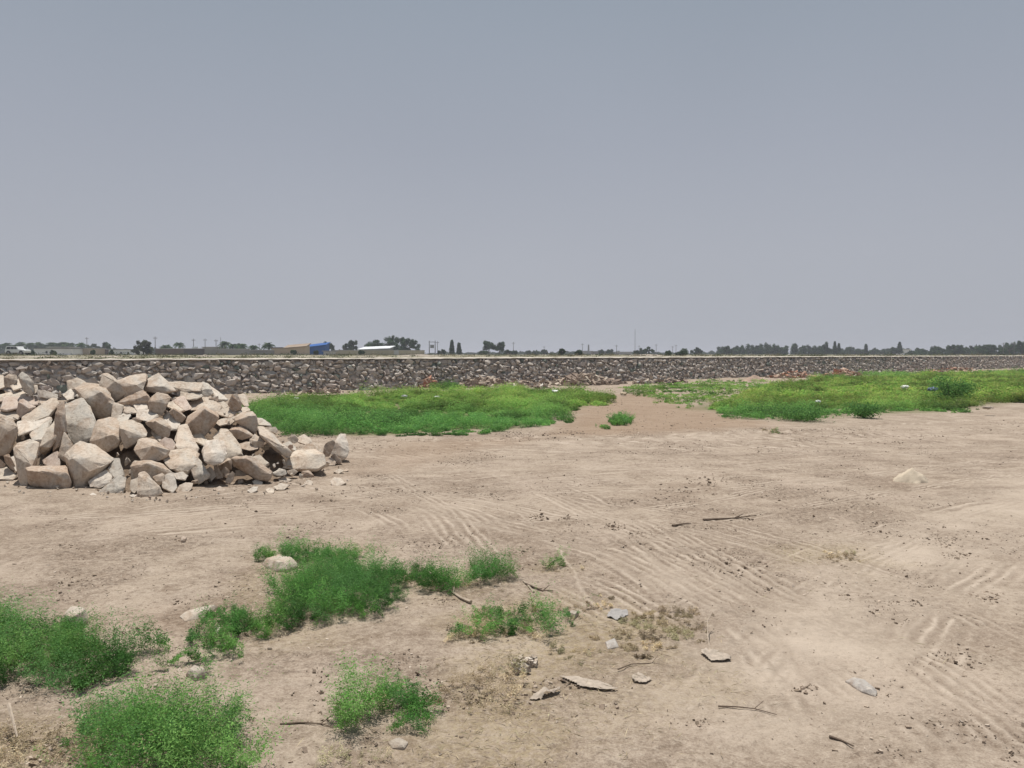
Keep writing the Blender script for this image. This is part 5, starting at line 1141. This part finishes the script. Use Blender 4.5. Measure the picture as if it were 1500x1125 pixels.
# ------------------------------------------------------------------ far scenery: buildings, poles, car
M = {k: simple(k, c, .12, .35, .9, .2, .2, .02) for k, c in dict(whitewash=(.82, .80, .77), greywall=(.30, .285, .27), darkwall=(.12, .105, .10), brownwall=(.17, .135, .11), tanwall=(.50, .40, .30), tanlow=(.44, .39, .29), bluesheet=(.03, .105, .32), whitesheet=(.72, .74, .76), pale=(.5, .49, .47), roofgrey=(.24, .23, .22), void=(.03, .03, .035), pole=(.16, .15, .14), steel=(.3, .3, .31), redbrick=(.30, .235, .18), tin=(.45, .43, .4)).items()}
def zof(y, D): return CH + (HZ - y) * D / F
def bld(name, label, cat, x0, x1, ytop, D, depth, wallm, roofm=None, wins=(), roof='flat', yl=None, yr=None, door=None, over=.25, pitch=0.):
    """a building seen from x0 to x1 with its eaves at ytop; wins: (px, y, w, h) in pixels"""
    xa, xb = X_at(x0, D), X_at(x1, D); cx = (xa + xb) / 2; w = xb - xa; zb = min(Pz(xa, D), Pz(xb, D)) - .15; zt = zof(ytop, D) - zb
    root = empty(name, (cx, D + depth / 2, zb), label, cat); k = D / F
    zl = (zof(yl, D) - zb) if yl else zt; zr = (zof(yr, D) - zb) if yr else zt
    bm = bmesh.new(); P = [(-w / 2, -depth / 2), (w / 2, -depth / 2), (w / 2, depth / 2), (-w / 2, depth / 2)]
    zs = [zl, zr, zr + pitch, zl + pitch]; b = [bm.verts.new((p[0], p[1], 0)) for p in P]; t = [bm.verts.new((p[0], p[1], z)) for p, z in zip(P, zs)]
    for i in range(4): bm.faces.new((b[i], b[(i + 1) % 4], t[(i + 1) % 4], t[i]))
    bm.faces.new(t); link('wall', bm_mesh('wall', bm, wallm), root)
    if roofm:
        bm = bmesh.new(); o = over; v = []
        for dz in (.02, .2):
            for p, z in zip(P, zs):
                sx_, sy_ = (1 if p[0] > 0 else -1), (1 if p[1] > 0 else -1); v.append(bm.verts.new((p[0] + sx_ * o, p[1] + sy_ * o, z + dz + (zr - zl) / w * sx_ * o + pitch / depth * sy_ * o)))
        for f in ((3, 2, 1, 0), (4, 5, 6, 7), (0, 1, 5, 4), (1, 2, 6, 5), (2, 3, 7, 6), (3, 0, 4, 7)): bm.faces.new([v[i] for i in f])
        link('roof', bm_mesh('roof', bm, roofm), root)
    for (px, y, ww, hh) in wins:
        bm = bmesh.new(); box(bm, (X_at(px, D) - cx, -depth / 2 - .0, zof(y, D) - zb), (ww * k, .12, hh * k)); f = link('window', bm_mesh('window', bm, M['pale']), root)
        bm = bmesh.new(); box(bm, (X_at(px, D) - cx, -depth / 2 - .04, zof(y, D) - zb), (ww * k * .75, .1, hh * k * .75)); link('pane', bm_mesh('pane', bm, M['void']), f)
    if door:
        px, ww, hh = door; bm = bmesh.new(); box(bm, (X_at(px, D) - cx, -depth / 2 - .02, hh * k / 2), (ww * k, .1, hh * k)); link('door', bm_mesh('door', bm, M['steel']), root)
    return root
bld('low_building', 'long low whitewashed building behind the white car', 'building', 50, 106, 511, 200, 6, M['whitewash'], M['roofgrey'], [(69, 516, 3, 4), (82, 516, 2, 3)])
bld('low_building', 'plain pale building joined to the long whitewashed one', 'building', 106, 131, 510.5, 205, 8, M['tanwall'], M['tin'], [(137 - 25, 516, 2, 3)])
bld('low_building', 'white building with a flat roof under the small dark tree', 'building', 160, 197, 512.5, 210, 6, M['whitewash'], M['roofgrey'], [(178, 517, 3, 3), (188, 517, 2, 3)])
bld('shed', 'grey flat roofed shelter behind the long whitewashed building', 'shed', 70, 102, 509, 225, 5, M['greywall'], M['tin'])
bld('shed', 'low tan shed right of the trunked palm', 'shed', 133, 158, 512, 215, 5, M['brownwall'], M['tin'], [(148, 516, 2, 3)])
def cwall(name, label, x0, x1, yt, D, m, gate=None):
    xa, xb = X_at(x0, D), X_at(x1, D); zb = min(Pz(xa, D), Pz(xb, D)) - .2; h = zof(yt, D) - zb; bm = bmesh.new(); root = empty(name, ((xa + xb) / 2, D, zb), label, 'wall')
    box(bm, (0, 0, h / 2), (xb - xa, .25, h)); link('wall_panel', bm_mesh('wall_panel', bm, m), root)
    bm = bmesh.new(); box(bm, (0, 0, h + .04), (xb - xa + .1, .35, .1)); link('cap', bm_mesh('cap', bm, M['tin']), root)
    if gate: bm = bmesh.new(); px, ww, c = gate; box(bm, (X_at(px, D) - (xa + xb) / 2, -.1, h * .52), (ww * D / F, .2, h * 1.02)); link('gate', bm_mesh('gate', bm, M[c]), root)
cwall('compound_wall', 'brownish compound wall right of the tamarisk tree', 229, 271, 511, 175, M['brownwall'])
cwall('compound_wall', 'dark compound wall under the white water tank', 270, 300, 511, 170, M['darkwall'])
cwall('compound_wall', 'grey compound wall behind the row of palms', 300, 366, 511.5, 178, M['greywall'])
cwall('compound_wall', 'lower grey compound wall meeting the tan building', 366, 402, 513, 172, M['roofgrey'])
bld('low_building', 'grey house with a pale roof behind the compound wall', 'building', 297, 318, 509, 230, 8, M['greywall'], M['tin'])
bld('low_building', 'tan house with sloping roof left of the blue building', 'building', 398, 420, 510, 178, 7, M['tanwall'], M['darkwall'])
bld('low_building', 'larger tan house with a shadowed band, touching the blue building', 'building', 417, 448, 508, 172, 3.5, M['tanwall'], M['redbrick'], [], yl=510.5, yr=508, pitch=.6)
bld('blue_building', 'bright blue sheet metal building with sloping roof', 'building', 448, 477, 507, 185, 4, M['bluesheet'], M['bluesheet'], [], yl=509.5, yr=506, pitch=.6)
bld('shed', 'small whitish shed in front of the blue building', 'shed', 474, 488, 515, 160, 3, M['pale'], M['steel'], [(479, 519, 2, 3)])
bld('shed', 'grey shed with a bright white sloping roof by the grove', 'shed', 527, 568, 511, 190, 9, M['roofgrey'], M['whitesheet'], [], yl=512.5, yr=511, over=.5, pitch=.6)
cwall('compound_wall', 'long tan boundary wall with a pale gate before the grove', 488, 622, 513.5, 165, M['tanlow'], (581, 7, 'pale'))
bld('low_building', 'tiny flat building behind the lone shrubs on the plain', 'building', 868, 889, 515, 420, 8, M['brownwall'], M['roofgrey'])
bld('low_building', 'faint low whitish building on the horizon right of the tiny trees', 'building', 897, 925, 515.5, 460, 8, M['greywall'], M['whitesheet'])
bld('low_building', 'faint low grey building on the horizon right of centre', 'building', 853, 868, 514.5, 450, 8, M['greywall'], M['roofgrey'])
bld('low_building', 'tiny pale building low between trees at the right', 'building', 1322, 1334, 512, 360, 6, M['whitewash'], M['tin'])
# water tank on the dark wall
D = 172; x = X_at(283, D); root = empty('water_tank', (x, D + 1.2, zof(512.5, D)), 'white square water tank raised above the dark compound wall', 'water tank')
bm = bmesh.new(); box(bm, (0, 0, .35), (.95, .9, .75)); bmesh.ops.bevel(bm, geom=bm.edges[:], offset=.06, segments=2, affect='EDGES'); link('tank', bm_mesh('tank', bm, M['whitesheet'], 40), root)
bm = bmesh.new(); h = zof(512.5, D) - Pz(x, D)
for a in (-.4, .4):
    for b in (-.35, .35): tube(bm, [(a, b, -h), (a, b, 0)], .05, 5)
link('stand', bm_mesh('stand', bm, M['steel']), root)
def pole(label, px, yt, D, arm=1, r=.11, twin=False, name='utility_pole', cat='utility pole', m='pole', seg=1):
    x = X_at(px, D); zb = Pz(x, D) - .3; h = zof(yt, D) - zb; root = empty(name, (x, D, zb), label, cat, None); bm = bmesh.new()
    tube(bm, [(0, 0, 0), (0, 0, h)], [r, r * .65], 7)
    if twin: tube(bm, [(1.6, 0, 0), (1.6, 0, h)], [r, r * .65], 7)
    link('pole', bm_mesh('pole', bm, M[m], 60), root)
    if arm:
        bm = bmesh.new(); box(bm, (.8 if twin else 0, 0, h - .4), (2.0 if twin else 1.0, .08, .1)); ar = link('crossarm', bm_mesh('crossarm', bm, M[m]), root)
        for a in (-.4, 0, .4): bm = bmesh.new(); box(bm, (a + (.8 if twin else 0), 0, h - .25), (.08, .08, .16)); link('insulator', bm_mesh('insulator', bm, M['pale']), ar)
    if twin:
        bm = bmesh.new(); box(bm, (.8, -.2, h * .62), (1.0, .6, .9)); link('transformer', bm_mesh('transformer', bm, M['steel']), root)
    return root
for px, yt, D, lab in ((128, 494, 230, 'utility pole beside the trunked palm at the left'), (228, 493, 190, 'utility pole rising behind the tamarisk tree'), (284, 496, 200, 'utility pole behind the white water tank'), (301, 496, 210, 'pale utility pole behind the grey house'),
        (317, 497, 200, 'utility pole left of the tall ragged palm'), (380, 503, 250, 'thin utility pole between palms before the tan house'), (641, 500, 230, 'utility pole right of the twin pole transformer'), (752, 501, 260, 'utility pole, first on the open plain'),
        (797, 507, 330, 'short utility pole above a tiny far tree'), (853, 503, 290, 'utility pole right of the lone shrubs'), (903, 505, 260, 'utility pole standing on the plain near the small building'), (936, 506, 330, 'short pole above the left tree clump under the mast'),
        (961, 504, 300, 'utility pole right of the tree clump'), (985, 507, 330, 'left pole of the faint pair near the thin palm'), (990, 505, 330, 'right pole of the faint pair near the thin palm'), (1469, 502, 240, 'utility pole in front of the right hand trees'), (1485, 502, 240, 'utility pole nearest the right edge tree')):
    pole(lab, px, yt, D, 1, .10)
pole('twin pole carrying a transformer right of the long tan wall', 629, 499, 215, 1, .13, True)
pole('tall thin lattice mast above the plain right of centre', 930, 482, 420, 0, .16, name='radio_mast', cat='mast', m='steel')
pole('slim antenna mast above the tall ragged palm', 324, 494, 215, 0, .1, name='antenna_mast', cat='mast', m='steel')
pole('thick short tower right of the larger round shrub', 862, 505, 330, 0, .45, name='radio_mast', cat='mast', m='steel')
# white double cab car
def car():
    D = 105; x = X_at(27, D); z = Pz(x, D) + .12; L = 3.2; root = empty('parked_car', (x, D, z), 'white off road car with dark side windows parked behind the wall', 'car')
    paint = simple('white_paint', (.75, .75, .74), .03, 1, .35, .5, 0, .01); glass = simple('dark_glass', (.03, .035, .04), .1, 1, .1, .6, 0, .01); rub = simple('tyre_rubber', (.03, .03, .03), .2, 5, .9, .2, .1, .01)
    def prism(prof, w):
        bm = bmesh.new(); a = [bm.verts.new((p[0], -w / 2, p[1])) for p in prof]; b = [bm.verts.new((p[0], w / 2, p[1])) for p in prof]; n = len(prof)
        bm.faces.new(a); bm.faces.new(b[::-1])
        for i in range(n): bm.faces.new((a[(i + 1) % n], a[i], b[i], b[(i + 1) % n]))
        bmesh.ops.recalc_face_normals(bm, faces=bm.faces); bmesh.ops.bevel(bm, geom=bm.edges[:], offset=.05, segments=2, affect='EDGES'); return bm
    body = [(-1.75, .35), (1.75, .35), (1.8, .75), (1.6, .85), (.65, .92), (.35, 1.42), (-1.5, 1.45), (-1.72, .9), (-1.78, .6)]
    link('body', bm_mesh('body', prism(body, 1.6), paint, 40), root)
    for s in (-1, 1):
        for wnd in ([(-1.45, .95), (-1.35, 1.33), (-.75, 1.33), (-.75, .95)], [(-.68, .95), (-.68, 1.33), (-.1, 1.33), (-.1, .95)], [(-.03, .95), (-.03, 1.33), (.28, 1.33), (.5, .95)]):
            bm = bmesh.new(); v = [bm.verts.new((p[0], s * .815, p[1])) for p in wnd]; f = bm.faces.new(v if s < 0 else v[::-1]); e = bmesh.ops.extrude_face_region(bm, geom=[f]); bmesh.ops.translate(bm, verts=[q for q in e['geom'] if isinstance(q, bmesh.types.BMVert)], vec=(0, -s * .03, 0))
            link('side_window', bm_mesh('side_window', bm, glass), root)
    for wx in (-1.1, 1.15):
        for s in (-1, 1):
            bm = bmesh.new(); bmesh.ops.create_cone(bm, cap_ends=True, segments=20, radius1=.36, radius2=.36, depth=.22, matrix=Matrix.Translation((wx, s * .74, .34)) @ Matrix.Rotation(R(90), 4, 'X')); w = link('wheel', bm_mesh('wheel', bm, rub, 40), root)
            bm = bmesh.new(); bmesh.ops.create_cone(bm, cap_ends=True, segments=16, radius1=.2, radius2=.2, depth=.24, matrix=Matrix.Translation((wx, s * .745, .34)) @ Matrix.Rotation(R(90), 4, 'X')); link('rim', bm_mesh('rim', bm, M['steel'], 40), w)
    root.scale = (.8, .8, .78); root.rotation_euler.z = R(-6)
car()

# ------------------------------------------------------------------ dusty air
HAZE = 0.0006
if HAZE:
    bm = bmesh.new(); box(bm, (0, 700, 8), (9600, 9600, 20)); m = bpy.data.materials.new('dusty_air'); m.use_nodes = True; t = m.node_tree; t.nodes.clear()
    v = N(t, 'ShaderNodeVolumePrincipled', inp={'Density': HAZE, 'Anisotropy': .2}); v.inputs['Color'].default_value = (.84, .86, .95, 1); o_ = N(t, 'ShaderNodeOutputMaterial'); t.links.new(v.outputs[0], o_.inputs['Volume'])
    tag(link('haze', bm_mesh('haze', bm, m)), 'thin dusty haze over the whole plain', 'haze', kind='stuff')
S.cycles.volume_bounces = 0
S.cycles.use_denoising = True
